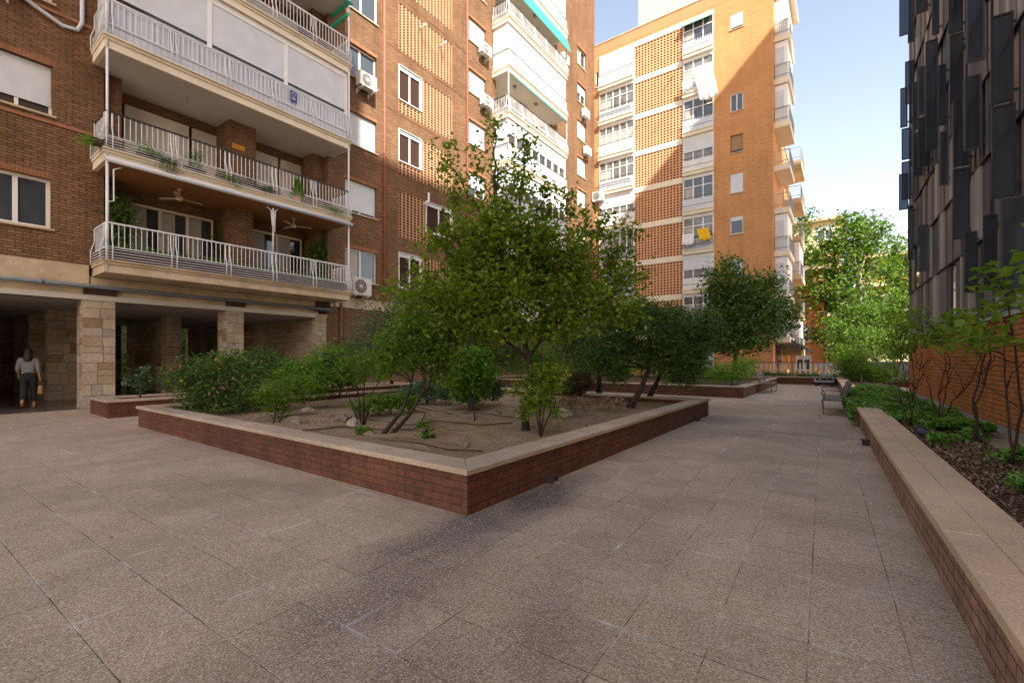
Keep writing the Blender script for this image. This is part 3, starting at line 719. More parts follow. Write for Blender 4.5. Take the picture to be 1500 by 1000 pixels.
# floor 2
b1, zf, zr = balcony(bA, PA, U0, U1, SL[1], 'open', soffit='woodsoffit', toprail='blackmetal')
mb = MB(); mb.tube([PA.p(U0+.02, NB+.07, SL[1]+.03), PA.p(U1+.05, NB+.07, SL[1]+.03)], .065, 12); mb.build('awning_case', M['softwhite'], b1)
loggia(b1, PA, 1, 3.62, 10.62, zf, SL[2], [(3.62, 4.08), (6.95, 7.85), (10.1, 10.62)], [(4.35, 6.1), (6.2, 6.95), (7.95, 9.15), (9.25, 10.1)], shut=0.72)
posts(b1, PA, [3.44, 10.80], zf-.3, SL[2], NB-.02, .03)
mb = MB(); PA.box(mb, 7.05, 7.45, 8.75, 8.92, -.115, -.08); mb.build('alarm_sign', M['orangesign'], b1)
# floor 3: enclosed with white panels and shutters
b2, zf, zr = balcony(bA, PA, U0, U1, SL[2], 'open')
loggia(b2, PA, 2, 3.62, 10.62, zf, SL[3], [], [(4.5, 6.5), (8, 10)])
enclosed(b2, PA, U0, U1, zf, zr, SL[3], NB, nsh=3, sh=.86)
mb = MB(); PA.box(mb, 8.42, 8.66, zr-.48, zr-.10, NB+.0, NB+.012); sign = mb.build('alarm_plate', new_mat('blue_plate', (.03,.04,.22), .4), b2)
mb = MB(); mb.tube([PA.p(8.54+.07*math.cos(a), NB+.016, zr-.22+.07*math.sin(a)) for a in np.linspace(0, 6.283, 13)], .010, 4)
PA.box(mb, 8.47, 8.61, zr-.36, zr-.34, NB+.013, NB+.018); PA.box(mb, 8.48, 8.60, zr-.41, zr-.39, NB+.013, NB+.018); mb.build('plate_emblem', M['white'], sign)
posts(b2, PA, [3.44, 10.80], zf-.3, SL[3], NB+.0, .03)
# floor 4: open with green awning
b3, zf, zr = balcony(bA, PA, U0, U1, SL[3], 'open')
loggia(b3, PA, 3, 3.62, 10.62, zf, SL[4], [(3.62, 4.08), (6.95, 7.6), (10.1, 10.62)], [(4.4, 6.8), (7.8, 10.0)], shut=0.3, sm='shutter', fr='white')
posts(b3, PA, [3.44, 10.80], zf-.3, SL[4], NB-.02, .03)
b4, zf, zr = balcony(bA, PA, U0, U1, SL[4], 'open')
loggia(b4, PA, 4, 3.62, 10.62, zf, SL[5], [], [])
enclosed(b4, PA, U0, U1, zf, zr, SL[5], NB)
mb = MB(); mb.tube([PA.p(U0+.1, NB+.05, SL[4]-.06), PA.p(U1+.05, NB+.05, SL[4]-.06)], .06, 8); PA.box(mb, U1-.12, U1-.02, SL[4]-.55, SL[4]-.45, .05, NB+.02); PA.box(mb, U1-.12, U1-.02, SL[4]-.12, SL[4]-.02, .05, NB+.02); mb.build('awning', M['green'], b4)


# second balcony stack
V0, V1 = 21.42, 28.45
for k in range(0, 9):
    op = k in (4, 6, 8)
    b_, zf, zr = balcony(bA, PA, V0, V1, SL[k], 'open', style='bowed' if k in (4, 6) else 'plain', toprail='blackmetal')
    loggia(b_, PA, k, 21.75, 28.2, zf, SL[k+1], [(21.75, 22.1), (24.4, 25.3), (27.9, 28.2)] if op else [], [(22.4, 24.2), (25.6, 27.6)], shut=.4, sm='shutter', fr='white')
    if not op: enclosed(b_, PA, V0, V1, zf, zr, SL[k+1], NB, nsh=8, sh=1.0 if k in (5, 7) else .5, panel='white' if k >= 5 else 'softwhite')
    else: posts(b_, PA, [V0+.06, V1-.06], zf-.3, SL[k+1], NB-.02, .03)
    if k == 5:
        mb = MB(); P0 = [(V0+.5, NB+.02, SL[5]-.02), (V1-.1, NB+.02, SL[5]-.02)]
        for a, b_n in (((V0+.5), (V1-.1)),):
            mb.add([PA.p(a, NB+.03, SL[5]+.0), PA.p(b_n, NB+.03, SL[5]+.0), PA.p(b_n, NB+.10, SL[5]-.16), PA.p(a, NB+.10, SL[5]-.16), PA.p(a, NB+.0, SL[5]+.0), PA.p(b_n, NB+.0, SL[5]+.0), PA.p(b_n, NB+.07, SL[5]-.17), PA.p(a, NB+.07, SL[5]-.17)], [(0,1,2,3), (4,5,6,7), (3,2,6,7)])
        mb.build('awning', M['green'], b_)
    if k == 7:
        mb = MB(); a, c = V0+.4, V1-.1; z = SL[7]-.05
        mb.add([PA.p(a, NB+.02, z), PA.p(c, NB+.02, z), PA.p(c, NB+.35, z-1.1), PA.p(a, NB+.35, z-1.1), PA.p(a, NB+.0, z-.03), PA.p(c, NB+.0, z-.03), PA.p(c, NB+.33, z-1.13), PA.p(a, NB+.33, z-1.13)], [(0,1,2,3), (4,5,6,7), (3,2,6,7), (0,3,7,4), (1,2,6,5)])
        mb.build('awning', M['green'], b_)
for (u, z) in ((5.4, 6.7), (23.2, 18.3), (26.2, 18.3), (8.2, 9.73), (4.9, 9.73)): pass
for u, k in ((22.9, 5), (25.3, 5), (25.2, 7)):
    mb = MB(); mb.lathe(PA.p(u, .6, SL[k]-.16), [(0.0, 0), (.10, 0), (.12, .06), (.12, .14), (.05, .145)], 12); mb.build('ceiling_lamp', M['greymetal'], bA)
for u in (5.55, 9.2):
    mb = MB(); mb.tube([PA.p(u, .35, SL[2]), PA.p(u, .35, SL[2]-.28)], .008, 4); mb.build('lamp_cord', M['blackmetal'], bA)
# roof of A
mb = MB(); PA.box(mb, 14.0, 35.3, ZT, ZT+.15, -13.1, .15); PA.box(mb, -3, 13.98, ZS, ZS+.15, -13.1, .15); mb.build('roof', M['parapet'], bA)

# ---------------------------------------------------------------- building B (far side, facade on y = 35.3)
bB = empty('apartment_building', (-10, 35.3, 0), 0, 'tall orange brick block with lattice screens and glazed bays at the end of the courtyard', 'building')
hB = []; X0, X1, X2, X3, X4 = -16.71, -13.66, -13.62, -9.87, -7.68
LV = [26.75-2.925*k for k in range(9)]       # top of every storey band
smw = [(24.7, 25.75), (18.88, 20.1), (15.96, 17.2), (13.1, 14.45), (10.2, 11.42), (7.2, 8.4)]
hB += [(-6.58, -5.76, a, b) for a, b in smw]
hB.append((-17.05, -16.78, 24.3, 25.6))
hB.append((X0, X1, 0.5, 26.75)); hB.append((X2, X3, 0.5, 26.75)); hB.append((X3+.001, X4, 0.5, 26.75))
mb = MB(); wall_cells(mb, PB, -17.15, -3.91, 0, 26.95, hB, -0.25, 0.0)
PB.box(mb, X1, X2, .5, 26.75, -.25, -.01)
PR.box(mb, 35.56, 40.2, 0, 26.95, -.25, 0)
mb.build('brick_wall', M['brickB'], bB)
mb = MB(); PB.box(mb, -17.15, -3.93, 26.95, 27.8, -.2, .01); PR.box(mb, 35.51, 40.2, 26.95, 27.8, -.2, .01); mb.build('parapet', M['parapet'], bB)
mb = MB(); PB.box(mb, -17.2, -3.9, 27.8, 27.87, -.3, .05); mb.build('coping', M['cream'], bB)
mb = MB(); PB.box(mb, -17.1, -4.2, 0, 27.3, -5.0, -1.2); PB.box(mb, -16.0, -4.2, 0.0, 27.0, -1.2, -.55); mb.build('house_core', M['ceilwhite'], bB)
for a, b in smw:
    sh = {24.7: .86, 13.1: 1.0, 15.96: .85, 7.2: 1.0, 10.2: .25}.get(a, 0)
    window(bB, PB, -6.58, -5.76, a, b, nb=-.10 if a != 15.96 else -.2, panes=2 if a == 18.88 else 1, shut=sh, shmat='shutterwood' if a == 15.96 else 'shutter', glass='glassblue' if a == 18.88 else 'glass', fw=.05, fr='white' if a != 15.96 else 'brownpipe')
window(bB, PB, -17.05, -16.78, 24.3, 25.6, nb=-.1, panes=1, fw=.04)
for k in range(9):
    zt = LV[k]; zb = zt-2.925 if k < 8 else 0.5
    if zb < .5: zb = .5
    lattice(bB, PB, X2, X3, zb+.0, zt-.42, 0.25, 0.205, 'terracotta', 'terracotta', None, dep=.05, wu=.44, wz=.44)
mb = MB()
for k in range(9): PB.box(mb, X2-.02, X3, LV[k]-.42, LV[k], -.2, .03)
PB.box(mb, X2-.06, X2, .5, 26.8, -.2, .04)
mb.build('floor_band', M['cream_light'], bB)
for k, u in enumerate([(-13.3, .0), (-10.6, .3), (-13.4, 0), (-10.3, 0), (-13.3, 0)]):
    mb = MB(); z = LV[k]-.9; mb.tube([PB.p(u[0], -.05, z), PB.p(u[0], .45, z-.05)], .035, 6); mb.build('vent_pipe', M['terracotta'], bB)
def bay(k, u0, u1, kind, glass='glasspale', dark=True, rail='blackmetal', n=.0):
    zt = LV[k]; zb = zt-2.925
    if zb < .5: zb = .5
    mb = MB(); PB.box(mb, u0, u1, zb-.05 if k < 8 else zb, zb+.20, -.9, .28); PB.box(mb, u0-.02, u1+.02, zb+.20, zb+.26, -.9, .34)
    b = mb.build('bay', M['cream_light'], bB)
    r = MB(); zr = zb+.26+.92; n = .24
    PB.box(r, u0+.02, u1-.02, zr-.025, zr+.015, n-.015, n+.015); PB.box(r, u0+.02, u1-.02, zb+.60, zb+.63, n-.012, n+.012)
    m_ = int((u1-u0)/.115)
    r2 = MB()
    for i in range(m_+1):
        u = u0+.04+(u1-u0-.08)*i/m_; (r if rail == 'blackmetal' and kind == 'glazed' else r2).box(u-.009, u+.009, n-.009, n+.009, zb+.28, zr-.02, fn=PB.fn)
    r.build('railing', M['blackmetal'], b)
    if r2.v: r2.build('railing_bars', M['whitemetal'], b)
    p = MB(); PB.box(p, u0, u1, zb+.26, zr-.12, .02, .06); p.build('parapet_panel', M['white' if kind != 'glazed' or not dark else 'softwhite'], b)
    f = MB(); cols = 5 if u1-u0 > 2.5 else 3; a = zr-.12; c = zt-.30; nn = .03
    for i in range(cols+1):
        u = u0+.04+(u1-u0-.08)*i/cols; PB.box(f, u-.035, u+.035, a, c, -.05, nn+.01)
    PB.box(f, u0, u1, c, zt-.05, -.06, nn+.03); PB.box(f, u0+.02, u1-.02, c-.62, c-.56, -.04, nn+.005); PB.box(f, u0+.02, u1-.02, a-.001, a+.05, -.04, nn+.006)
    f.build('glazing_frame', M['white'], b)
    g = MB(); PB.box(g, u0+.03, u1-.03, a+.03, c, -.02, 0.0); g.build('glazing', M[glass], b)
    if kind == 'shut':
        s = MB(); PB.box(s, u0+.05, u1-.05, a+.12, c+.02, .045, .07); s.build('roller_shutter', M['shutter'], b)
    if kind == 'half':
        s = MB(); PB.box(s, u0+.05, u1-.05, c-(c-a)*.58, c+.02, .045, .07); s.build('roller_shutter', M['shutter'], b)
    if kind == 'curtain':
        s = MB(); PB.box(s, u0+.1, u1-.1, a+.06, c-.64, .002, .008); s.build('curtain', M['curtain'], b)
    if dark and kind == 'glazed':
        s = MB(); PB.box(s, u0+.15, u0+.15+(u1-u0)*.3, a+.06, c-.7, .002, .007); s.build('curtain', M['curtain'], b)
    return b
for k, kd in enumerate(['shut', 'glazed', 'curtain', 'glazed', 'half', 'glazed', 'glazed', 'half', 'glazed']): bay(k, X0, X1, kd)
rb = []
for k, kd in enumerate(['glazed', 'curtain', 'glazed', 'half', 'glazed', 'glazed', 'half', 'glazed', 'glazed']):
    rb.append(bay(k, X3+.03, X4, kd, 'glassblue' if k in (0, 2, 4) else 'glasspale', rail='blackmetal' if k in (3, 5) else 'x'))
mb = MB(); z = LV[0]-.05
mb.add([PB.p(X3+.05, .05, z), PB.p(X4-.05, .05, z), PB.p(X4-.05, .40, z-.55), PB.p(X3+.05, .40, z-.55), PB.p(X3+.05, .02, z-.03), PB.p(X4-.05, .02, z-.03), PB.p(X4-.05, .37, z-.58), PB.p(X3+.05, .37, z-.58)], [(0,1,2,3), (4,5,6,7), (2,3,7,6), (0,3,7,4), (1,2,6,5)])
mb.build('awning', mottled('pale_green_awning', (.28,.55,.40), .8, .15, 4, bumpd=0), rb[0])
# side face balconies
def sbal(par, y0, y1, zs, ext, kind, mat='cream_light'):
    mb = MB(); PR.box(mb, y0, y1, zs, zs+.38, -.1, ext); b = mb.build('balcony', M[mat], par)
    r = MB(); zf = zs+.38
    PR.box(r, y0, y1, zf+.93, zf+.97, ext-.05, ext-.01); PR.box(r, y0, y0+.04, zf+.93, zf+.97, .02, ext-.06); PR.box(r, y0, y0+.03, zf+.2, zf+.23, .02, ext-.06)
    for i in range(int((y1-y0)/.13)+1): PR.box(r, y0+i*.13, y0+i*.13+.018, zf, zf+.93, ext-.04, ext-.022)
    for i in range(int(ext/.13)+1): PR.box(r, y0, y0+.018, zf, zf+.93, .03+i*.13, .048+i*.13)
    r.build('railing', M['greymetal'], b)
    if kind == 'enc':
        m = MB(); PR.box(m, y0+.08, y1-.1, zf, zs+2.88, .02, ext-.14); m.build('enclosure', M['white'], b)
        s = MB(); PR.box(s, y0+.05, y0+.076, zf+1.0, zs+2.5, .1, ext-.35); s.build('roller_shutter', M['shutter'], b)
    return b
for k, kd in enumerate(['enc', 'enc', 'enc', 'open', 'open', 'enc', 'enc', 'enc']):
    sbal(bB, 35.75, 39.3, 23.0-2.93*k+.0, .92, kd, 'cream_light')
mb = MB(); PR.box(mb, 35.6, 39.6, 26.1, 26.4, -.1, 1.15); mb.build('roof_slab', M['cream_light'], bB)
mb = MB(); mb.box(-14.0, -9.6, 37.2, 40.0, 27.0, 32.2); ph = mb.build('penthouse', M['cloudcream'], bB)
mb = MB(); mb.box(-14.2, -9.4, 37.0, 40.2, 32.2, 32.4); mb.build('penthouse_roof', M['cream'], ph)
mb = MB(); mb.box(-8.9, -4.6, 38.5, 40.0, 27.0, 29.6); mb.build('roof_glazing', M['glassblue'], ph)
# lower block continuing behind B
bD = empty('apartment_building', (-6, 42, 0), 0, 'lower pale block with cream balconies seen past the corner of the orange brick tower', 'building')
mb = MB(); mb.box(-16, -3.93, 40.3, 46.5, 0, 18.2); mb.build('wall', M['brickB'], bD)
mb = MB(); mb.box(-16, -3.85, 40.25, 46.6, 18.2, 18.5); mb.build('roof', M['cream'], bD)
for k, kd in enumerate(['enc', 'open', 'open', 'enc', 'open', 'enc']): sbal(bD, 41.2, 45.5, 16.3-2.93*k, 1.2, kd if k != 0 else 'open', 'cream')
# dark shop awning at the foot of B
mb = MB(); mb.add([(-3.88, 36.5, 3.4), (-3.88, 44.0, 3.4), (-2.0, 44.0, 1.95), (-2.0, 36.5, 1.95), (-3.88, 36.5, 3.33), (-3.88, 44.0, 3.33), (-2.0, 44.0, 1.88), (-2.0, 36.5, 1.88)], [(0,1,2,3), (4,5,6,7), (0,3,7,4), (1,2,6,5), (2,3,7,6)])
mb.build('awning', M['panel'], bB)
for y in (36.4, 37.6, 38.9):
    mb = MB(); mb.box(-3.90, -3.86, y, y+.7, 0.3, 2.9); mb.build('shopfront_window', M['glass'], bB)
# far buildings
def simple_block(name, label, x0, x1, y0, y1, h, mat, wn, roof='cream'):
    e = empty(name, ((x0+x1)/2, y0, 0), 0, label, 'building')
    P = Plane(lambda u, n, z: (u, y0-n, z)); mb = MB(); mb.box(x0, x1, y0, y1, 0, h); mb.build('wall', M[mat], e)
    mb = MB(); mb.box(x0-.5, x1+.5, y0-.5, y1+.5, h, h+.35); mb.build('roof', M[roof], e)
    for (a, b, c, d) in wn: window(e, P, a, b, c, d, nb=.01, panes=2, fw=.1, sill=False, shut=.3, glass='glassblue')
    return e, P
e, P = simple_block('apartment_building', 'pale yellow apartment block whose roof rises above the street trees', -14, -.45, 60, 72, 16.3, 'cloudcream', [(-2.5, -1.0, 14.2, 15.8)] + [(x, x+1.5, z, z+1.4) for z in (2.2, 5.2, 8.2, 11.2) for x in (-12, -9, -6, -3)])
mb = MB(); P.box(mb, -14, -.45, 0, 12.8, .0, .3); mb.build('lower_facade', M['brickB'], e)
e, P = simple_block('apartment_building', 'orange block with a small window and shop front across the street', -5.2, -1.55, 50, 54, 9.5, 'brickB', [(-3.75, -2.6, 2.9, 4.4), (-3.7, -2.5, .3, 1.75)])
e2, P = simple_block('shop_building', 'cream shop with a red awning behind the picket fence', -1.5, 6.2, 50.2, 54, 5.2, 'cloudcream', [(-.9, 1.1, 2.6, 4.0), (2.0, 3.8, 2.6, 4.0), (4.3, 5.8, 2.6, 4.0)])
mb = MB(); P.box(mb, -1.45, .9, 1.2, 2.3, .02, .75); mb.build('awning', M['redawn'], e2)
e, P = simple_block('apartment_building', 'orange and cream apartment block far behind the plane trees on the right', 1.2, 16, 64, 76, 12.5, 'brickB', [(x, x+1.6, z, z+1.4) for z in (1.5, 4.5, 7.5, 10.4) for x in (2, 5, 8, 11)])
for z in (3.2, 6.2, 9.2):
    mb = MB(); P.box(mb, 1.2, 16, z, z+.5, .02, 1.0); mb.build('balcony', M['cloudcream'], e)

# ---------------------------------------------------------------- building C (right, dark shuttered office)
bC = empty('office_building', rt(2.15, 10, 0), B1, 'office block with dark folding shutters over an orange brick base, right edge', 'building')
YE = 18.2
mb = MB(); PC.box(mb, 2, YE, .42, 1.99, -.3, 0); mb.build('brick_base', M['brickC'], bC)
mb = MB(); PC.box(mb, 2, YE, 1.99, 2.06, -.3, .05); PC.box(mb, 2, YE+.01, .16, .42, -.3, .015); mb.build('plinth_trim', M['concrete'], bC)
mb = MB(); PC.box(mb, 2, YE-.02, 2.06, 14.8, -9.0, -.10); mb.build('office_core', M['panel'], bC)
MOD = 1.27; Z0 = 2.08
strips = {'beige': MB(), 'beigedark': MB(), 'panel': MB(), 'glassblue': MB(), 'glass': MB()}
rs = random.Random(11)
for lev in range(0, 10):
    z0 = Z0+lev*MOD; u = 2.0
    while u < YE:
        wd = rs.choice([.09, .12, .16, .22, .3]); wd = min(wd, YE-u)
        k = rs.choices(['beige', 'beigedark', 'panel', 'glassblue', 'glass'], [14, 25, 43, 5, 13])[0]
        dpt = {'beige': 0.0, 'beigedark': -.02, 'panel': -.035, 'glassblue': -.06, 'glass': -.06}[k]
        if u > 6.5 or lev > 1: PC.box(strips[k], u, u+wd-.004, z0+.018, z0+MOD-.012, -.10, dpt)
        else: PC.box(strips['beigedark' if k == 'glassblue' else k], u, u+wd-.004, z0+.018, z0+MOD-.012, -.10, dpt)
        u += wd
for k, nm in (('beige', 'cladding_panel'), ('beigedark', 'cladding_panel'), ('panel', 'cladding_panel'), ('glassblue', 'window_strip'), ('glass', 'window_strip')): strips[k].build(nm, M[k], bC)
mb = MB()
for lev in range(0, 10): PC.box(mb, 2.0, YE+.005, Z0+lev*MOD-.012, Z0+lev*MOD+.014, -.09, .012)
mb.build('floor_line', M['blackmetal'], bC)
mb = MB(); PC.box(mb, YE-.02, YE+.02, 2.06, 14.8, -9, -.0); mb.build('corner_panel', M['panel'], bC)
def mesh_screen():
    m = new_mat('perforated_screen', (.028,.028,.032), 0.2, spec=1.0)
    tr = m.node_tree.nodes.new('ShaderNodeBsdfTransparent'); tr.inputs[0].default_value = (.75,.85,1,1)
    mx = m.node_tree.nodes.new('ShaderNodeMixShader')
    mx.inputs[0].default_value = 0.28; n_ = noisen(m, pos(m), 3.0, 3, .5, 1.5); bump(m, n_, 0.12, 0.05)
    L(m, BS(m).outputs[0], mx.inputs[1]); L(m, tr.outputs[0], mx.inputs[2]); L(m, mx.outputs[0], m.node_tree.nodes['Material Output'].inputs[0])
    return m
M['screen'] = mesh_screen()
def shutter(xo, xh, y0, y1, i=0):
    # the leaf stands square to the facade, hinged on it: hinge seen at photo column xh, free edge at xo
    a = irt(on_x_c(xh, y0)); b = irt(on_x_c(xh, y1)); u = a[1]; z1, z0 = a[2], b[2]
    uo = (xo-750)/FP; dx = -sY+uo*cY; dy = cY+uo*sY; q = irt((dx, dy, 0)); w = 2.15-q[0]/q[1]*u
    w = max(.14, min(.42, w))
    f = MB(); t = .016
    for (n0, n1, a0, a1) in ((.02, .045, z0, z1), (w-.025, w, z0, z1), (.045, w-.025, z0, z0+.025), (.045, w-.025, z1-.025, z1)):
        PC.box(f, u-t, u+t, a0, a1, n0, n1)
    PC.box(f, u-.008, u+.008, z0+.12, z0+.16, -.03, .02); PC.box(f, u-.008, u+.008, z1-.16, z1-.12, -.03, .02)
    o = f.build('shutter', M['framegrey' if i % 3 == 0 else 'frame'], bC)
    s = MB(); PC.box(s, u-.004, u+.004, z0+.025, z1-.025, .045, w-.025); s.build('perforated_sheet', M['screen'], o)
def on_x_c(x, y):
    u = (x-750)/FP; d = Vector((-sY+u*cY, cY+u*sY, (525-y)/FP)); q = irt(d); t = 2.15/q[0]
    return Vector((0, 0, CH))+d*t
SHT = [(1317.5,1334,-70,49),(1342,1361,-70,15),(1326,1341,87,150),(1319,1331,127,185),(1321,1336,186,232),(1321,1336,235,291),(1317,1332,253,306),(1356,1376,56,138),(1356,1376,140,217),
 (1345,1357,96,167),(1345,1365,169,242),(1337,1347,119,189),(1337,1355,191,257),(1389,1413,-50,44),(1391,1414,46,146),(1415.5,1446,-60,86),(1396,1422,142,241),(1396,1423,244,348),
 (1412,1441,107,217),(1451,1488,15,146),(1453,1491,149,286),(1343,1362,328,397),(1413,1434,338,428),(1440,1464,313,424),(1464,1508,285,425),(1376,1388,93,182),(1367,1378,-60,48),(1330,1341,-60,60),(1403,1420,-80,-4),(1330,1340,300,380),(1376,1392,190,270)]
for i, s_ in enumerate(SHT): shutter(*s_, i)
# unseen tower added beyond the office block to throw shade over the courtyard
e = empty('apartment_building', (36, -8, 0), 0, 'unseen brick tower added far behind the dark shuttered office to shade the courtyard', 'building')
mb = MB(); mb.box(30.0, 42, -32, 16.5, 0, 57.8); mb.build('wall', M['brickB'], e)
mb = MB(); mb.box(30.02, 34, -31, -18.4, 57.8, 65); mb.build('shade_caster_top', M['brickB'], e)  # extra height added to shade the near balconies of the long facade
# ================================================================== PLANTERS
def ringbox(mb, x0, x1, y0, y1, t, z0, z1, tf=None):
    f = (lambda a, b, c: tf(a, b, c)) if tf else None
    mb.box(x0, x1, y0, y0+t, z0, z1, fn=f); mb.box(x0, x1, y1-t, y1, z0, z1, fn=f)
    mb.box(x0, x0+t, y0+t, y1-t, z0, z1, fn=f); mb.box(x1-t, x1, y0+t, y1-t, z0, z1, fn=f)
def slabs(mb, x0, x1, y0, y1, z0, z1, along, ln=1.15, tf=None, jit=0.002, bev=0.006):
    a0, a1 = (x0, x1) if along == 'x' else (y0, y1); n = max(1, round((a1-a0)/ln)); s = (a1-a0)/n
    for i in range(n):
        p, q = a0+i*s+.0015, a0+(i+1)*s-.0015; dz = rnd.uniform(-jit, jit)
        if along == 'x': X0, X1, Y0, Y1 = p, q, y0, y1
        else: X0, X1, Y0, Y1 = x0, x1, p, q
        zb = z1+dz
        P = [(X0,Y0,z0),(X1,Y0,z0),(X1,Y1,z0),(X0,Y1,z0),(X0,Y0,zb-bev),(X1,Y0,zb-bev),(X1,Y1,zb-bev),(X0,Y1,zb-bev),
             (X0+bev,Y0+bev,zb),(X1-bev,Y0+bev,zb),(X1-bev,Y1-bev,zb),(X0+bev,Y1-bev,zb)]
        if tf: P = [tf(*v) for v in P]
        mb.add(P, [(0,3,2,1),(0,1,5,4),(1,2,6,5),(2,3,7,6),(3,0,4,7),(4,5,9,8),(5,6,10,9),(6,7,11,10),(7,4,8,11),(8,9,10,11)])
def planter(label, x0, x1, y0, y1, h=.417, cw=.33, t=.24, mat='brickP', cop='coping', group='brick planters with stone coping'):
    e = empty('brick_planter', ((x0+x1)/2, (y0+y1)/2, 0), 0, label, 'planter', group)
    mb = MB(); ringbox(mb, x0, x1, y0, y1, t, 0, h-.052); mb.build('brick_wall', M[mat], e)
    o = .035; c = MB(); X0, X1, Y0, Y1 = x0-o, x1+o, y0-o, y1+o
    # mitred corners: four trapezoid runs cut into slabs
    for (ax, sgn) in (('x', 0), ('x', 1), ('y', 0), ('y', 1)):
        a0, a1 = (X0, X1) if ax == 'x' else (Y0, Y1); n = max(2, round((a1-a0)/1.2)); s = (a1-a0)/n
        for i in range(n):
            p, q = a0+i*s, a0+(i+1)*s; pi = p+cw if i == 0 else p; qi = q-cw if i == n-1 else q
            dz = rnd.uniform(-.004, .004); zt = h+dz; g = .003; bv = .008
            def pt(a, d, z):      # a along, d inwards from outer edge
                if ax == 'x': return (a, (Y0+d) if sgn == 0 else (Y1-d), z)
                return ((X0+d) if sgn == 0 else (X1-d), a, z)
            pts = [pt(p+g, 0, h-.05), pt(q-g, 0, h-.05), pt(qi-g, cw, h-.05), pt(pi+g, cw, h-.05), pt(p+g, 0, zt-bv), pt(q-g, 0, zt-bv), pt(qi-g, cw, zt-bv), pt(pi+g, cw, zt-bv),
                   pt(p+g+bv*.5, bv, zt), pt(q-g-bv*.5, bv, zt), pt(qi-g-bv*.5, cw-bv, zt), pt(pi+g+bv*.5, cw-bv, zt)]
            F = [(0,3,2,1),(0,1,5,4),(1,2,6,5),(2,3,7,6),(3,0,4,7),(4,5,9,8),(5,6,10,9),(6,7,11,10),(7,4,8,11),(8,9,10,11)]
            c.add(pts, F)
    c.build('coping', M[cop], e)
    return e
def soil(name, x0, x1, y0, y1, z, mat, amp=.05, res=.16, tf=None, seed=0):
    nx, ny = max(2, int((x1-x0)/res)), max(2, int((y1-y0)/res)); mb = MB(); vs = []; fs = []
    for j in range(ny+1):
        for i in range(nx+1):
            x = x0+(x1-x0)*i/nx; y = y0+(y1-y0)*j/ny
            h = z+amp*(noise.noise(Vector((x*.7+seed, y*.7, 0)))*1.2+.35*noise.noise(Vector((x*3, y*3, 2)))+.15*noise.noise(Vector((x*8, y*8, 2))))
            vs.append(tf(x, y, h) if tf else (x, y, h))
    for j in range(ny):
        for i in range(nx): a = j*(nx+1)+i; fs.append((a, a+1, a+nx+2, a+nx+1))
    mb.add(vs, fs, True); return mb.build(name, M[mat], kind='structure')
PX0, PX1, PY0, PY1 = -11.82, -2.72, 3.04, 11.93
planter('large square brick planter with bare sandy soil and rocks in the middle of the courtyard', PX0, PX1, PY0, PY1)
soil('soil', PX0+.24, PX1-.24, PY0+.24, PY1-.24, .27, 'soil', .07)
planter('small narrow brick planter beside the stone pillar of the arcade', -15.55, -13.9, 3.02, 12.5)
soil('planting_bed', -15.3, -14.15, 3.27, 12.25, .30, 'mulch', .03)
planter('long brick planter crossing the courtyard behind the middle one, bench at its end', -15.6, -2.9, 17.8, 27.2)
soil('planting_bed', -15.3, -3.1, 18.05, 26.95, .31, 'mulch', .05)
# right-hand planter wall
e = empty('brick_planter', rt(.6, 12, 0), 0, 'long low brick planter wall with wide warm stone coping along the right of the path', 'planter', 'brick planters with stone coping')
mb = MB(); mb.box(.62, .93, -2, 29.2, 0, .345, fn=rt); mb.build('brick_wall', M['brickR'], e)
mb = MB(); slabs(mb, .575, .772, -2, 29.2, .345, .40, 'y', .62, rt, .0015, .004); slabs(mb, .775, .985, -1.7, 29.2, .345, .40, 'y', .62, rt, .0015, .004); mb.build('coping', M['copingR'], e)
soil('planting_bed', .93, 2.2, -2, 29, .30, 'mulch', .035, .1, rt)
e = empty('gutter_ledge', rt(1.9, 8, .3), 0, 'tan concrete ledge running along the foot of the orange brick wall', 'ledge')
mb = MB(); mb.box(1.70, 2.145, -4, 18.2, .12, .345, fn=rt); mb.build('kerb', M['ledge'], e)

# cross planter closing the path
e = empty('brick_planter', rt(-1, 29.3, 0), B1, 'low brick planter with green ground cover closing the far end of the path', 'planter', 'brick planters with stone coping')
mb = MB(); mb.box(-6.2, 4.6, 29.2, 29.45, 0, .365, fn=rt); mb.box(-6.2, 4.6, 30.6, 30.85, 0, .365, fn=rt); mb.build('brick_wall', M['brickP'], e)
mb = MB(); slabs(mb, -6.2, 4.6, 29.16, 29.5, .365, .417, 'x', 1.1, rt); mb.build('coping', M['coping'], e)
soil('planting_bed', -6.2, 4.6, 29.45, 30.6, .32, 'mulch', .02, .3, rt)
# drain spouts at the foot of the planters
for i, (p, rz, lb) in enumerate([((-2.72, 4.42, .05), 0, 'small brick-coloured drain spout with pale lip near the front corner of the middle planter'), ((-2.72, 10.7, .05), 0, 'small drain spout at the far end of the middle planter side'), (rt(.62, 9.3, .05), math.pi+B1, 'small dark drain spout at the foot of the right planter wall')]):
    e = empty('drain_spout', p, rz, lb, 'drain spout', 'drain spouts at the foot of the planter walls')
    mb = MB(); T = Matrix.Translation(p) @ Matrix.Rotation(rz, 4, 'Z'); f = lambda a, b, c: tuple(T @ Vector((a, b, c)))
    mb.box(0, .10, -.05, -.038, -.045, .03, fn=f); mb.box(0, .10, .038, .05, -.045, .03, fn=f); mb.box(0, .12, -.05, .05, .03, .042, fn=f); mb.build('spout', M['darkpot'], e)
    mb = MB(); mb.box(.0, .16, -.04, .04, -.043, -.03, fn=f); mb.build('lip', M['rockw'], e)
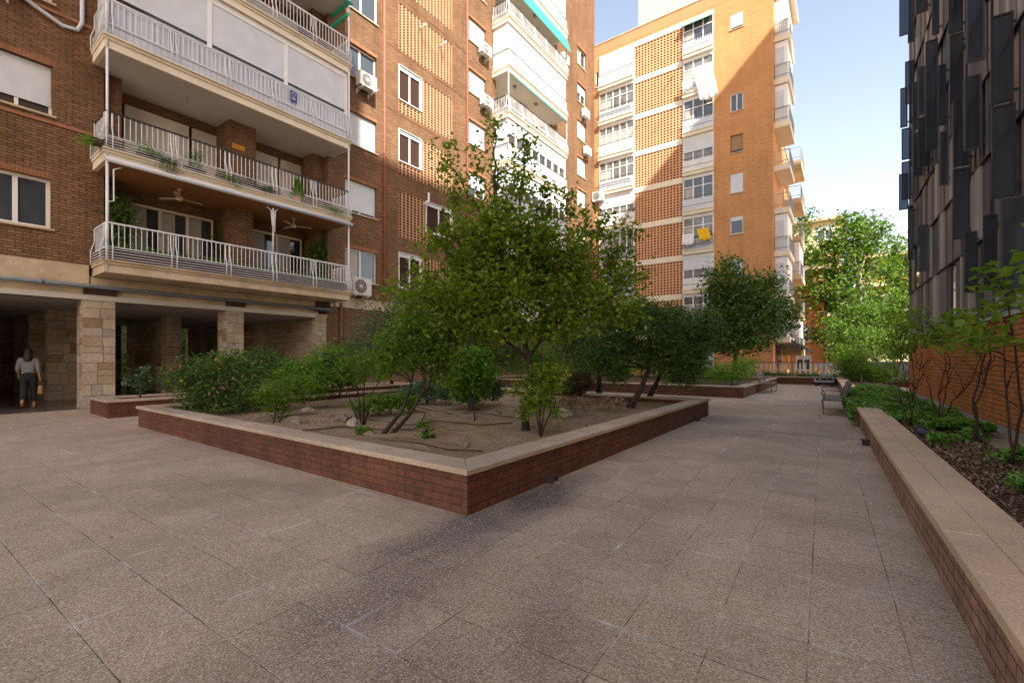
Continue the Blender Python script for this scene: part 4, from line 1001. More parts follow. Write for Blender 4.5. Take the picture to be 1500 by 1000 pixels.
# ================================================================== ROCKS, HOSES
def rock(x, y, z, s, seed, mat, label):
    n, m_ = 22, 14; vs = []; fs = []
    for j in range(m_+1):
        ph = math.pi*j/m_
        for i in range(n):
            th = 2*math.pi*i/n; d = Vector((math.sin(ph)*math.cos(th), math.sin(ph)*math.sin(th), math.cos(ph)))
            k = 1+.35*noise.noise(d*1.6+Vector((seed, 0, 0)))+.22*abs(noise.noise(d*4+Vector((0, seed, 0))))-.12*abs(noise.noise(d*9))
            vs.append((x+d.x*s[0]*k, y+d.y*s[1]*k, z+d.z*s[2]*k+s[2]*.45))
    for j in range(m_):
        for i in range(n): fs.append((j*n+i, j*n+(i+1)%n, (j+1)*n+(i+1)%n, (j+1)*n+i))
    mb = MB(); mb.add(vs, fs, False); return mb.build('rock', M[mat], None, label, 'rock', 'rocks on the sandy soil')
RK = [((432,622,.24),(.24,.16,.11),'rock','mossy flat rock under the thin shrub near the front left edge'), ((450,604,.26),(.17,.12,.09),'rockw','pale smooth rock behind the mossy one at left'),
      ((500,617,.25),(.17,.12,.11),'rock','brown jagged rock at the left of a close pair'), ((522,607,.25),(.13,.10,.10),'rock','small brown rock just behind the jagged pair'),
      ((518,626,.24),(.12,.09,.13),'rockw','pale upright rock in front of the jagged brown one'), ((542,640,.24),(.12,.09,.07),'rock','grey rock at the foot of the leaning twin-stem tree'),
      ((676,654,.24),(.11,.085,.07),'rock','brown round rock near the front corner of the soil'), ((826,610,.25),(.19,.13,.12),'rockw','large pale striped rock right of the main tree trunk'),
      ((822,624,.24),(.14,.10,.06),'rock','flat tan rock in front of the striped one'), ((727,606,.24),(.11,.09,.07),'rock','small grey rock between round bush and main trunk'), ((862,600,.26),(.2,.12,.05),'rock','low dark lump of stone right of the pale striped rock')]
for i, (q, s, m_, lb) in enumerate(RK):
    p = on_z(q[0], q[1], q[2]); rock(p.x, p.y, q[2]-.02, s, i*3.7+1, m_, lb)
def hose(pts, label, r=.009):
    P = [on_z(x, y, .27) for x, y in pts]; P = [Vector((p.x, p.y, .285+.07*(noise.noise(Vector((p.x*.7, p.y*.7, 0)))*1.2))) for p in P]
    mb = MB(); Q = []
    for a, b in zip(P, P[1:]):
        for k in range(6): Q.append(a.lerp(b, k/6)+Vector((.02*math.sin(len(Q)*.7), .02*math.cos(len(Q)*.9), 0)))
    mb.tube(Q, r, 6); mb.build('irrigation_hose', M['hose'], None, label, 'hose', 'irrigation hoses lying on the soil')
hose([(395,612),(450,610),(520,612),(600,622),(640,618),(700,625),(760,621)], 'brown irrigation hose crossing the soil behind the leaning tree')
hose([(440,630),(500,624),(560,628),(606,630),(625,610),(590,600)], 'brown hose looping round the foot of the leaning tree')
hose([(560,652),(610,653),(660,658),(720,658)], 'brown hose lying along the front edge of the soil')
hose([(610,598),(660,612),(700,606),(760,612),(800,600)], 'brown hose curving past the round bush')
# ================================================================== BENCHES
def bench(label, loc, rz):
    e = empty('park_bench', loc, rz, label, 'bench', 'benches against the planter walls')
    T = Matrix.Translation(loc) @ Matrix.Rotation(rz, 4, 'Z'); f = lambda a, b, c: tuple(T @ Vector((a, b, c)))
    Ln = 1.9   # local: x = forwards (seat front), y = length
    mb = MB()
    for k in range(4): mb.box(.06+k*.105, .15+k*.105, -Ln/2, Ln/2, .375-.012*(3-k)*.5, .398-.012*(3-k)*.5, fn=f)
    mb.build('seat', M['benchwood'], e)
    mb = MB()
    for k in range(3):
        x0 = .02-.05*k; z = .45+k*.125
        mb.add([f(x0, -Ln/2, z), f(x0, Ln/2, z), f(x0-.045, Ln/2, z+.105), f(x0-.045, -Ln/2, z+.105), f(x0-.022, -Ln/2, z-.006), f(x0-.022, Ln/2, z-.006), f(x0-.067, Ln/2, z+.099), f(x0-.067, -Ln/2, z+.099)],
               [(0,1,2,3), (7,6,5,4), (0,4,5,1), (1,5,6,2), (2,6,7,3), (3,7,4,0)])
    mb.build('backrest', M['benchwood'], e)
    for y in (-Ln/2+.10, Ln/2-.10):
        mb = MB()
        mb.tube([f(*q) for q in [(.46, y, .36), (.43, y, .02), (.38, y, .005), (.02, y, .005), (-.04, y, .02), (.06, y, .36), (-.10, y, .80)]], .013, 6)
        mb.tube([f(.06, y, .36), f(.46, y, .36)], .012, 6); mb.build('leg', M['benchmetal'], e)
        mb = MB(); mb.tube([f(*q) for q in [(-.03, y, .48), (.10, y, .60), (.30, y, .615), (.44, y, .60), (.47, y, .56), (.46, y, .50), (.40, y, .44), (.40, y, .37)]], .012, 6); mb.build('armrest', M['benchmetal'], e)
    return e
bench('weathered slatted bench with tube armrests against the right planter wall', rt(.44, 14.6, 0), math.pi+B1)
bench('slatted bench seen end-on against the end wall of the middle-distance planter', (-2.82, 21.7, 0), 0)
# wheeled grey steps
p0 = rt(.05, 28.35, 0)
e = empty('step_trolley', p0, B1, 'grey wheeled step frame parked by the far planter wall', 'trolley')
T = Matrix.Translation(p0) @ Matrix.Rotation(B1, 4, 'Z'); f = lambda a, b, c: tuple(T @ Vector((a, b, c)))
mb = MB(); mb.box(-.42, .42, -.28, .28, .20, .26, fn=f); mb.box(-.44, -.38, -.28, .28, .26, .36, fn=f); mb.build('deck', M['trolley'], e)
mb = MB()
for y in (-.26, .26):
    mb.tube([f(.40, y, .22), f(.22, y, 1.12)], .032, 6); mb.tube([f(-.18, y, .24), f(-.08, y, 1.12)], .05, 6); mb.tube([f(-.16, y, .6), f(.34, y, .6)], .028, 6); mb.tube([f(.12, y, .26), f(.10, y, .9)], .02, 6)
mb.build('frame', M['trolley'], e)
mb = MB(); mb.box(-.20, .26, -.28, .28, 1.06, 1.13, fn=f); mb.box(-.16, .30, -.26, .26, .53, .57, fn=f); mb.box(-.26, -.18, -.2, .2, .94, 1.16, fn=f); mb.build('step', M['trolley'], e)
for x in (-.30, .30):
    for y in (-.24, .24):
        mb = MB(); mb.tube([f(x, y-.02, .09), f(x, y+.02, .09)], .09, 14); mb.build('wheel', M['tyre'], e)
# ================================================================== FENCE, WALL
e = empty('picket_fence', rt(-2, 31.2, 0), B1, 'white picket fence with dark rail behind the far planter', 'fence')
for i in range(24): mb = MB(); u = -3.9+i*.25; mb.box(u, u+.10, 31.2, 31.23, .1, 1.16, fn=rt); mb.build('picket', M['fencewhite'], e)
mb = MB(); mb.box(-4.0, 2.0, 31.17, 31.26, 1.16, 1.20, fn=rt); mb.box(-4.0, 2.0, 31.24, 31.27, .3, .34, fn=rt); mb.build('rail', M['fencerail'], e)
e = empty('garden_wall', rt(3, 29.9, 0), B1, 'plain grey rendered wall between the ivy and the office corner', 'wall')
mb = MB(); mb.box(1.6, 6.5, 29.6, 29.8, 0, 1.18, fn=rt); mb.build('wall', M['concrete'], e)
mb = MB(); mb.box(1.55, 6.55, 29.55, 29.85, 1.18, 1.25, fn=rt); mb.build('wall_cap', M['concrete'], e)

# ================================================================== PLANTS in the middle planter
# main tree
b = on_z(771, 632, .24)
def V3(x, y, d): return at(x, y, d)
D0 = 7.3
main_tr = [(b.x, b.y, .2), V3(768, 600, D0), V3(778, 560, D0), V3(774, 522, D0), V3(752, 440, D0+.05), V3(738, 390, D0), V3(728, 330, D0), V3(724, 260, D0+.05)]
main_tr2 = [V3(774, 522, D0), V3(800, 490, D0-.1), V3(850, 460, D0-.2), V3(905, 430, D0-.3)]
main_tr3 = [V3(772, 524, D0), V3(748, 505, D0+.1), V3(715, 470, D0+.2), V3(660, 430, D0+.2)]
m1 = 667/7.3
def LB(x, y, rx, ry, d, rd=None):   # lobe given by its outline in the photograph, at distance d
    c = at(x, y, d); return (c.x, c.y, c.z, rx*d/FP, (rd or rx*d/FP), ry*d/FP)
lob = [LB(653,235,9,38,7.3), LB(722,182,6,20,7.4), LB(768,205,7,24,7.4), LB(668,290,20,42,7.3), LB(700,262,13,50,7.3), LB(722,212,9,36,7.4), LB(745,285,22,52,7.4), LB(770,240,12,46,7.5), LB(798,290,17,44,7.5), LB(832,305,13,42,7.5), LB(858,325,12,36,7.5), LB(888,350,18,34,7.5),
       LB(925,345,14,30,7.5), LB(908,400,32,40,7.5), LB(944,395,8,22,7.4), LB(688,355,42,44,7.2), LB(755,365,60,52,7.4), LB(828,375,46,44,7.4), LB(640,350,22,30,7.2), LB(612,400,24,22,7.1), LB(630,440,48,30,7.0), LB(690,445,56,44,7.1), LB(768,440,70,50,7.2),
       LB(848,440,58,36,7.2), LB(905,455,36,26,7.1), LB(575,425,16,14,7.0), LB(655,485,46,18,7.0), LB(740,485,50,20,7.0), LB(820,480,50,18,7.1), LB(735,320,34,36,7.1), LB(790,345,34,36,7.7), LB(700,400,60,40,7.6), LB(800,400,60,40,7.7)]
plant('plum_tree', 'tallest airy tree in the middle planter, dark trunk forking low under a wide green crown', 'tree', (b.x, b.y, .24), lob, 27000, .058, 'leaf_main',
      trunks=[main_tr, main_tr2, main_tr3], tr=.06, seed=3, per=12, sig=.10, hollow=.25, twigs=260, droop=.2, shape=.55, group='trees in the middle planter')
# leaning twin-stem little tree
d = 7.0
tA = [on_z(556, 642, .24), V3(590, 600, d), V3(603, 560, d+.05), V3(606, 530, d)]; tB = [on_z(570, 640, .24), V3(596, 612, d), V3(620, 575, d), V3(622, 545, d), V3(612, 515, d)]
lob = [LB(605,510,48,38,7), LB(570,515,28,30,7), LB(640,505,30,36,7.1), LB(600,475,34,18,7), LB(645,545,25,24,7.1), LB(560,540,16,14,7), LB(655,530,14,40,7.2)]
plant('leaning_tree', 'small leaning tree with two slanted stems and dense green head, left of the main tree', 'tree', tuple(tA[0]), lob, 13000, .036, 'leaf_mid', trunks=[tA, tB], tr=.032, seed=5, per=12, sig=.06, hollow=.3, twigs=80, group='trees in the middle planter')
# two leaning trees at the far right corner
t1 = [on_z(922, 598, .25), V3(938, 572, 10.6), V3(950, 540, 10.7), V3(955, 505, 10.8)]
lob = [LB(950,490,52,42,10.8), LB(900,500,32,42,10.8), LB(975,520,34,34,10.8), LB(930,460,36,22,10.8), LB(900,540,22,20,10.8), LB(985,470,26,26,10.9), LB(870,520,22,28,10.9)]
plant('leaning_tree', 'leaning round-headed tree rising to the right from the far corner of the middle planter', 'tree', tuple(t1[0]), lob, 17000, .09, 'leaf_dark', trunk=t1, tr=.075, seed=8, per=10, sig=.11, hollow=.55, twigs=60, shape=.32, group='trees in the middle planter')
t2 = [on_z(948, 588, .25), V3(958, 568, 11.7), V3(972, 540, 11.8), V3(1000, 510, 11.8)]
lob = [LB(1008,500,38,42,11.8), LB(1035,480,22,26,11.9), LB(1000,540,26,26,11.8), LB(985,475,30,26,11.9)]
plant('leaning_tree', 'dark leafy tree at the far right corner of the middle planter, overhanging its coping', 'tree', tuple(t2[0]), lob, 13000, .09, 'leaf_dark', trunk=t2, tr=.07, seed=9, per=10, sig=.13, hollow=.3, twigs=60, shape=.32, group='trees in the middle planter')
t3 = [on_z(877, 582, .25), V3(878, 556, 12.6), V3(874, 525, 12.6), V3(868, 500, 12.6)]
lob = [LB(865,490,50,36,12.6), LB(830,500,30,30,12.6), LB(880,460,40,25,12.7), LB(850,520,26,20,12.6)]
plant('upright_tree', 'upright thin-trunked tree behind the main tree, near the back edge of the middle planter', 'tree', tuple(t3[0]), lob, 9000, .08, 'leaf_dark', trunk=t3, tr=.09, seed=10, per=10, sig=.14, hollow=.3, twigs=50, group='trees in the middle planter')
# round bush
bb = on_z(690, 603, .25); d = 10.4
plant('round_bush', 'dense bright green ball-shaped bush left of the main trunk', 'shrub', tuple(bb), [LB(690,545,36,30,d), LB(675,540,22,28,d), LB(708,548,18,24,d), LB(690,522,26,13,d), LB(690,575,26,16,d)], 11000, .055, 'leaf_bright', tr=.05, seed=12, per=12, sig=.07, hollow=.75, twigs=40, shape=.6,
      trunks=[[bb, V3(684, 575, d)], [bb, V3(700, 570, d)], [bb, V3(692, 565, d)]])
# spindly shrub in front of the main trunk
bb = on_z(792, 640, .25); d = 6.7
plant('spindly_shrub', 'airy light green young shrub in front of the main trunk, close to the coping', 'shrub', tuple(bb), [LB(790,580,28,24,d), LB(765,570,16,20,d), LB(810,560,18,20,d), LB(800,545,26,14,d), LB(775,600,18,18,d), LB(812,595,14,20,d)], 2600, .042, 'leaf_main', tr=.014, seed=14, per=8, sig=.05, hollow=.2, twigs=70, bark='stem',
      trunks=[[bb, V3(785, 600, d), V3(778, 560, d)], [bb, V3(797, 600, d), V3(805, 560, d)], [bb, V3(790, 590, d), V3(792, 545, d), V3(795, 490, d)], [bb, V3(803, 610, d), V3(815, 585, d)]])
# yellow-flowered shrub, left
def flowers(lobes, n, seed, size, mat, parent, part='flower'):
    cc, cen = clumps(lobes, n*3, seed, 3, .015, .93); leaves_mesh(part, cen, size, M[mat], parent, .8, seed, .9)
bb = on_z(318, 598, .28); d = 9.6
lob = [LB(305,565,48,34,d), LB(345,560,50,40,d), LB(280,560,36,24,d), LB(325,535,44,22,d), LB(375,575,34,28,d), LB(262,545,18,14,d), LB(330,590,60,20,d)]
e = plant('flowering_shrub', 'broad dark green shrub dotted with yellow flowers at the left end of the middle planter', 'shrub', tuple(bb), lob, 15000, .05, 'leaf_dark', tr=.03, seed=15, per=12, sig=.085, hollow=.6, twigs=60, shape=.35)
flowers(lob[:5], 34, 3, .055, 'flower_y', e); flowers([LB(262,535,10,8,9.5)], 9, 4, .05, 'flower_o', e)
bb = on_z(400, 606, .26); d = 8.9
plant('thin_stem_shrub', 'small thin-stemmed shrub with feathery leaves above the mossy flat rock', 'shrub', tuple(on_z(403, 618, .25)), [LB(420,570,32,22,8.6), LB(395,580,24,18,8.6), LB(445,560,22,18,8.7), LB(410,600,22,10,8.5)], 5200, .04, 'leaf_mid', tr=.016, seed=16, per=10, sig=.06, hollow=.3, twigs=60, bark='stem', shape=.35,
      trunks=[[on_z(400, 622, .25), V3(405, 590, 8.6)], [on_z(408, 622, .25), V3(418, 590, 8.6)]])
plant('thin_stem_shrub', 'open shrub on several bare reddish stems, left of the leaning tree', 'shrub', tuple(on_z(530, 622, .25)), [LB(530,535,34,16,7.9), LB(505,540,18,18,7.9), LB(555,545,20,16,7.9), LB(520,555,22,10,7.9), LB(540,520,22,8,7.9)], 3600, .036, 'leaf_mid', tr=.014, seed=17, per=9, sig=.05, hollow=.3, twigs=80, bark='stem', shape=.4,
      trunks=[[on_z(528, 622, .25), V3(526, 580, 7.8), V3(518, 548, 7.9)], [on_z(532, 622, .25), V3(533, 570, 7.8), V3(536, 540, 7.9)], [on_z(534, 622, .25), V3(545, 575, 7.8), V3(560, 552, 7.9)], [on_z(526, 622, .25), V3(515, 590, 7.8), V3(505, 570, 7.9)]])
def shrub(name, label, x, y, z, lobes, n, sz, lm, seed, **k):
    p = on_z(x, y, z); k.setdefault('hollow', .55); k.setdefault('sig', .09); k.setdefault('tr', .025)
    return plant(name, label, 'shrub', tuple(p), lobes, n, sz, lm, seed=seed, **k)
shrub('green_shrub', 'mid green rounded shrub behind the yellow-flowered one', 372, 580, .3, [LB(385,540,38,24,11.4), LB(355,535,24,18,11.4), LB(415,545,28,20,11.4), LB(380,520,22,10,11.4)], 8000, .06, 'leaf_dark', 21)
shrub('green_shrub', 'leafy shrub between the yellow-flowered shrub and the dark round one', 445, 590, .28, [LB(440,552,32,24,10.2), LB(465,560,26,22,10.2), LB(420,560,24,20,10.2), LB(450,535,22,10,10.2)], 6000, .055, 'leaf_bright', 22)
shrub('dark_shrub', 'dark reddish shrub with paler tips behind the open bare-stemmed shrub', 497, 582, .28, [LB(500,548,26,22,10.8), LB(485,530,16,16,10.8), LB(515,545,18,20,10.8)], 4500, .055, 'leaf_dark', 23)
shrub('yellowish_shrub', 'yellow-tipped narrow shrub showing above the dark one', 487, 575, .3, [LB(487,525,14,14,11.5), LB(478,535,12,12,11.5)], 1300, .055, 'leaf_bright', 24)
shrub('low_shrub', 'low green plant under the leaning tree behind the rocks', 560, 606, .26, [LB(560,590,30,12,9.0), LB(530,595,18,9,9.0), LB(590,588,20,12,9.1)], 3000, .05, 'leaf_mid', 25, sig=.06)
shrub('low_shrub', 'grey-green low shrub in front of the back coping, left of the round bush', 625, 590, .27, [LB(630,572,32,14,11.3), LB(600,575,22,12,11.3), LB(655,575,16,12,11.2)], 4000, .055, 'leaf_blue', 26, sig=.07)
shrub('dark_shrub', 'low bluish plant right of the round bush', 722, 585, .27, [LB(722,568,15,18,11.2)], 1800, .06, 'leaf_blue', 27, sig=.07)
shrub('red_leaved_bush', 'round dark red-leaved bush right of the main trunk', 845, 585, .27, [LB(845,558,24,17,11.4), LB(838,570,18,10,11.4)], 5200, .045, 'leaf_red', 28, sig=.06, hollow=.7)
shrub('soft_shrub', 'soft mid green shrub just behind the main trunk', 800, 590, .27, [LB(800,545,26,26,10.0), LB(780,530,18,22,10.1), LB(820,560,16,16,10.0)], 4500, .05, 'leaf_mid', 29, sig=.08, hollow=.3)
shrub('tiny_bush', 'tiny dark green bush standing alone on the sand near the front coping', 627, 652, .25, [LB(627,643,13,9,6.4), LB(622,625,9,8,6.5)], 700, .035, 'leaf_mid', 30, sig=.03, tr=.008)
shrub('dry_plant', 'patch of dry low herbs on the sand behind the pale striped rock', 860, 605, .26, [LB(850,590,26,7,9.3), LB(890,588,26,5,9.8), LB(830,588,16,8,9.5)], 2200, .035, 'leaf_litter', 31, sig=.05, tr=.005)
shrub('rock_tuft', 'small tuft of green growing beside the grey rock of the leaning tree', 536, 640, .25, [LB(533,632,12,6,6.9)], 350, .035, 'leaf_mid', 32, sig=.03, tr=.006)
# bare stake
p = on_z(695, 620, .25); mb = MB(); mb.tube([p, p+Vector((.01, 0, .42))], .012, 6); mb.tube([p+Vector((0, 0, .02)), p+Vector((.03, .02, .1))], .01, 5); mb.build('stake', M['bark'], None, 'short bare brown stake on the sand in front of the round bush', 'stake')
# ---- planter beside the arcade and behind
shrub('young_shrub', 'young open-leaved shrub in the small planter by the stone pillar', 205, 590, .3, [LB(205,555,12,20,11.6), LB(190,560,10,14,11.6), LB(215,545,8,14,11.6)], 900, .06, 'leaf_blue', 33, sig=.07, hollow=.2, twigs=40)
shrub('tall_shrub', 'tall bluish-green shrub in front of the brick wall beside the air unit', 575, 565, .3, [LB(560,480,42,40,13.8), LB(600,460,40,34,13.8), LB(580,520,44,34,13.8), LB(540,505,30,30,13.8), LB(590,430,26,16,13.8), LB(625,480,26,34,13.8)], 15000, .07, 'leaf_blue', 34, sig=.12, tr=.05, hollow=.5)
shrub('tall_shrub', 'low-branched green shrub at the left of the tall bluish one', 482, 560, .3, [LB(490,520,34,18,14.5), LB(470,530,26,14,14.5), LB(512,515,20,16,14.5)], 5000, .07, 'leaf_mid', 35, sig=.11)
shrub('tall_shrub', 'dense dark shrub closing the view left of the main crown', 640, 560, .3, [LB(650,440,50,36,15.5), LB(690,460,46,42,15.5), LB(660,500,50,36,15.5), LB(620,440,26,22,15.5), LB(730,480,40,44,15.5)], 15000, .085, 'leaf_dark', 36, sig=.14, tr=.06, hollow=.5)
shrub('tall_shrub', 'bushy dark shrub behind the main trunk at the end of the narrow planter', 735, 555, .3, [LB(735,510,40,34,17), LB(765,520,30,30,17), LB(700,520,34,34,17)], 8000, .09, 'leaf_dark', 37, sig=.14, hollow=.5)
# ---- back planter
P2 = [('pale_bush', 'pale yellow-green bush behind the back wall, between the thin trunks', 905, [LB(858,535,26,18,20), LB(885,530,22,16,20)], 'leaf_bright', .085), ('round_bush', 'rounded green bush low behind the back wall near the thin dark trunk', 920, [LB(902,545,20,14,19.5), LB(915,540,14,14,19.5)], 'leaf_mid', .08),
      ('feathery_bush', 'feathery light green grasslike bush behind the corner of the back planter', 1070, [LB(1072,545,32,14,18.5), LB(1090,535,18,14,18.5), LB(1050,550,20,9,18.5)], 'leaf_bright', .07), ('leafy_bush', 'leafy bush behind the back wall left of the feathery one', 1030, [LB(1012,545,26,14,20), LB(985,548,20,12,20), LB(1030,535,20,14,20)], 'leaf_mid', .08),
      ('leafy_bush', 'dark bush behind the back wall at the far left', 700, [LB(790,520,40,26,24), LB(830,515,36,26,24), LB(760,530,36,20,24)], 'leaf_mid', .11), ('leafy_bush', 'dark bush against the far building between the crowns', 960, [LB(940,525,40,26,25), LB(985,520,36,26,25)], 'leaf_dark', .11)]
for i, (nm, lb, px, lo, lm, sz) in enumerate(P2):
    c = lo[0]; plant(nm, lb, 'shrub', (c[0], c[1], .3), lo, 6500, sz, lm, seed=50+i, sig=.13, hollow=.5, tr=.03, twigs=30)
c = at(1075, 545, 24.5)
lob = [LB(1080,455,40,34,24.5), LB(1060,420,32,28,24.5), LB(1100,430,34,30,24.5), LB(1068,390,18,16,24.5), LB(1105,480,46,26,24.5), LB(1050,470,26,34,24.5), LB(1140,450,26,22,24.5), LB(1075,500,44,20,24.5), LB(1150,470,20,18,24.5), LB(1130,410,16,14,24.5)]
plant('broadleaf_tree', 'mid-size dark green tree in front of the orange brick corner', 'tree', (c.x, c.y, .3), lob, 19000, .17, 'leaf_dark', trunks=[[(c.x, c.y, .3), V3(1078, 525, 24.5), V3(1074, 490, 24.5), V3(1070, 440, 24.5)], [V3(1076, 510, 24.5), V3(1095, 480, 24.5), V3(1110, 450, 24.5)]], tr=.14, seed=60, per=10, sig=.28, hollow=.3, twigs=90, shape=.6)
# ---- street plane trees
for i, (bx, lo, lb, n) in enumerate([
    (1270, [LB(1262,345,46,36,40), LB(1235,380,40,36,40), LB(1290,385,38,42,40), LB(1250,430,48,40,40), LB(1215,430,34,34,40), LB(1295,450,36,44,40), LB(1258,330,20,22,40), LB(1285,330,14,18,40), LB(1240,480,44,30,40), LB(1280,500,38,26,40), LB(1228,352,16,14,40)], 'tall green plane tree with forked pale limbs, centre of the gap beside the office block', 17500),
    (1185, [LB(1190,440,36,44,46), LB(1185,385,22,24,46), LB(1175,340,16,18,46), LB(1200,480,40,26,46), LB(1215,460,30,30,46), LB(1180,320,12,12,46)], 'plane tree close to the cream balconies of the tower', 17000),
    (1330, [LB(1320,390,24,34,45), LB(1315,440,24,36,45), LB(1335,470,30,40,45), LB(1310,360,12,16,45)], 'plane tree whose edge shows beside the office corner', 9000)]):
    d = [40, 46, 45][i]; c = at(bx, 540, d); c.z = 0; lo = [(a+(.6 if i == 0 else 0)*-sY*2, b_+(.6 if i == 0 else 0)*cY*2, *q_) for a, b_, *q_ in lo]
    tr = [tuple(c), at(bx-2, 505, d), at(bx-8, 460, d), at(bx-10, 400, d)]; t2 = [at(bx-3, 500, d), at(bx+18, 470, d), at(bx+30, 430, d)]
    plant('plane_tree', lb, 'tree', tuple(c), lo, n, .27, 'leaf_plane', trunks=[tr, t2], tr=.26, seed=70+i, per=26, sig=.42, hollow=.1, twigs=110, shape=.75, bark='barkpale', group='plane trees along the street')
r_ = np.random.default_rng(78)
plant('street_shrub', 'tall yellow-green street shrubbery behind the grey garden wall', 'shrub', rt(4, 36, 0), [LB(1250,500,26,24,36), LB(1285,505,26,26,36), LB(1318,500,22,30,36), LB(1235,520,18,16,35), LB(1300,470,26,22,38), LB(1255,465,30,26,38), LB(1318,450,14,26,38), LB(1225,490,18,26,37)], 22000, .2, 'leaf_plane', seed=79, per=14, sig=.3, hollow=.2, tr=.08, twigs=50)
# ---- far planter ground cover, hedge, right bed
cc, cen = clumps([(*rt(x, 30.0, .42), .5, .35, .16) for x in np.arange(-5.8, 4.4, .5)], 9000, 80, 10, .09, .2)
leaves_mesh('ground_cover', cen, .085, M['leaf_dark'], None, .6, 81, .6, label='dark green ground cover filling the far planter', cat='ground cover', kind='stuff')
lob = [LB(1262,545,26,22,22), LB(1240,535,16,16,22.5), LB(1285,550,24,16,21.5), LB(1255,520,14,10,22), LB(1300,545,14,14,23)]
plant('shrub', 'loose yellow-green shrub at the far end of the right planter, behind the bench', 'shrub', rt(1.2, 22, .3), lob, 9000, .10, 'leaf_mid', seed=83, sig=.15, hollow=.3, tr=.03, twigs=80, bark='stem')
# ivy
r_ = np.random.default_rng(90); iv = []
for _ in range(15000):
    yy = r_.uniform(8.6, 19.5); xx = r_.uniform(.95, 1.95)
    if yy > 11.7 and yy < 17.5: xx = r_.uniform(.45, 1.9)
    if yy < 10: xx = r_.uniform(1.15+.25*(10-yy), 1.9)
    h = .36+.10*noise.noise(Vector((xx*2, yy*1.2, 3)))+.10*r_.random()
    if xx < .98: h = max(.405, h) if xx > .58 else r_.uniform(.12, .44)
    iv.append(rt(xx, yy, h+.05*math.sin(yy*3)))
leaves_mesh('ivy', np.array(iv), .085, M['leaf_ivy'], None, 1.2, 91, .85, label='ivy carpet spilling over the right planter wall behind the bench', cat='ivy', kind='stuff')
# dead leaves and bark on the right bed
q = np.array([rt(r_.uniform(1.0, 1.72), r_.uniform(2.0, 11.5), .33+.02*r_.random()) for _ in range(5200)])
for k in range(len(q)): q[k, 2] += .035*(noise.noise(Vector((irt(q[k])[0]*.7, irt(q[k])[1]*.7, 0)))*1.2)
leaves_mesh('leaf_litter', q, .05, M['leaf_litter'], None, 2.0, 92, .45, label='dead leaves and bark chips on the right planting bed', cat='leaf litter', kind='stuff')
q = np.array([(r_.uniform(PX0+.4, PX1-.4), r_.uniform(PY0+.4, PY1-.4), 0) for _ in range(6500)])
for k in range(len(q)):
    x, y = q[k, 0], q[k, 1]; q[k, 2] = .275+.07*(noise.noise(Vector((x*.7, y*.7, 0)))*1.2+.35*noise.noise(Vector((x*3, y*3, 2)))+.15*noise.noise(Vector((x*8, y*8, 2))))
keep = np.array([noise.noise(Vector((a*.9, b_*.9, 7))) > r_.uniform(-.35, .45) for a, b_, _ in q])
leaves_mesh('soil_litter', q[keep], .038, M['leaf_litter'], None, 2.5, 94, .4, label='dry leaves and twigs strewn on the sandy soil of the middle planter', cat='leaf litter', kind='stuff')
q = np.array([(r_.uniform(-7, .4), r_.uniform(1.0, 22), .012) for _ in range(70)])
leaves_mesh('fallen_leaves', q, .035, M['leaf_litter'], None, 3.0, 93, .5, label='few dry leaves scattered over the paving', cat='fallen leaves', kind='stuff')
# small green tufts in the right bed
tl = [(1.55, 6.7, 'low green tuft beside the gutter ledge at the right edge'), (1.35, 5.3, 'small fern-like tuft in the bark chips at the near right'), (1.6, 8.3, 'green tuft at the foot of the double rose stem'), (1.2, 7.6, 'lone thin seedling in the bark chips by the coping')]
for i, (x, y, lb) in enumerate(tl):
    p = rt(x, y, .33); plant('green_tuft', lb, 'plant', p, [(p[0], p[1], .42, .11, .13, .07)], 260, .05, 'leaf_ivy', seed=95+i, sig=.04, tr=.005, twigs=14, bark='stem', group='green tufts in the right bed')
# rose-like climbing shrubs against the brick base
def rose(label, bx, by, stems, lobes, n, sz, seed, r0=.016):
    r0 *= .72; p = Vector(rt(bx, by, .32)); rr = random.Random(seed); e = empty('climbing_rose', p, 0, label, 'climbing shrub', 'climbing roses along the brick base')
    mb = MB(); tips = []
    for st in stems:
        pts = [p]+[Vector(rt(*q)) for q in st]; Q = []
        for a, b_ in zip(pts, pts[1:]):
            for k in range(4): Q.append(a.lerp(b_, k/4)+Vector((rr.uniform(-1, 1), rr.uniform(-1, 1), 0))*.018)
        Q.append(pts[-1]); R_ = [r0*(1-.72*i/len(Q)) for i in range(len(Q))]; mb.tube(Q, R_, 7); tips += Q[len(Q)//2:]
        for k in range(5):
            a = rr.choice(Q[len(Q)//3:]); branchy(mb, a, a+Vector((rr.uniform(-.35, .25), rr.uniform(-.35, .35), rr.uniform(.1, .45))), .006, .002, rr, 3, .1, 4)
    lo = [(*rt(*q[:3]), *q[3:]) for q in lobes]; cc, cen = clumps(lo, int(n*1.2), seed, 5, .07, .1)
    for k in range(0, len(cc), 2):
        q = Vector(cc[k]); a = min(tips, key=lambda t: (t-q).length); branchy(mb, a, q, .004, .0015, rr, 3, .1, 4)
    mb.build('stem', M['stem'], e); leaves_mesh('foliage', cen, sz*.72, M['leaf_rose'], e, .9, seed, .72)
    return e
rose('rose shrub with two thick crossing stems, nearest the right edge', 1.55, 6.55, [[(1.62, 6.9, .8), (1.75, 7.6, 1.35), (1.8, 7.9, 1.7)], [(1.58, 6.45, .9), (1.5, 6.2, 1.5), (1.4, 6.1, 2.0)]],
     [(1.45, 6.0, 1.95, .28, .45, .16), (1.3, 5.7, 2.15, .2, .3, .12), (1.35, 6.3, 1.65, .25, .35, .12)], 170, .13, 101, .02)
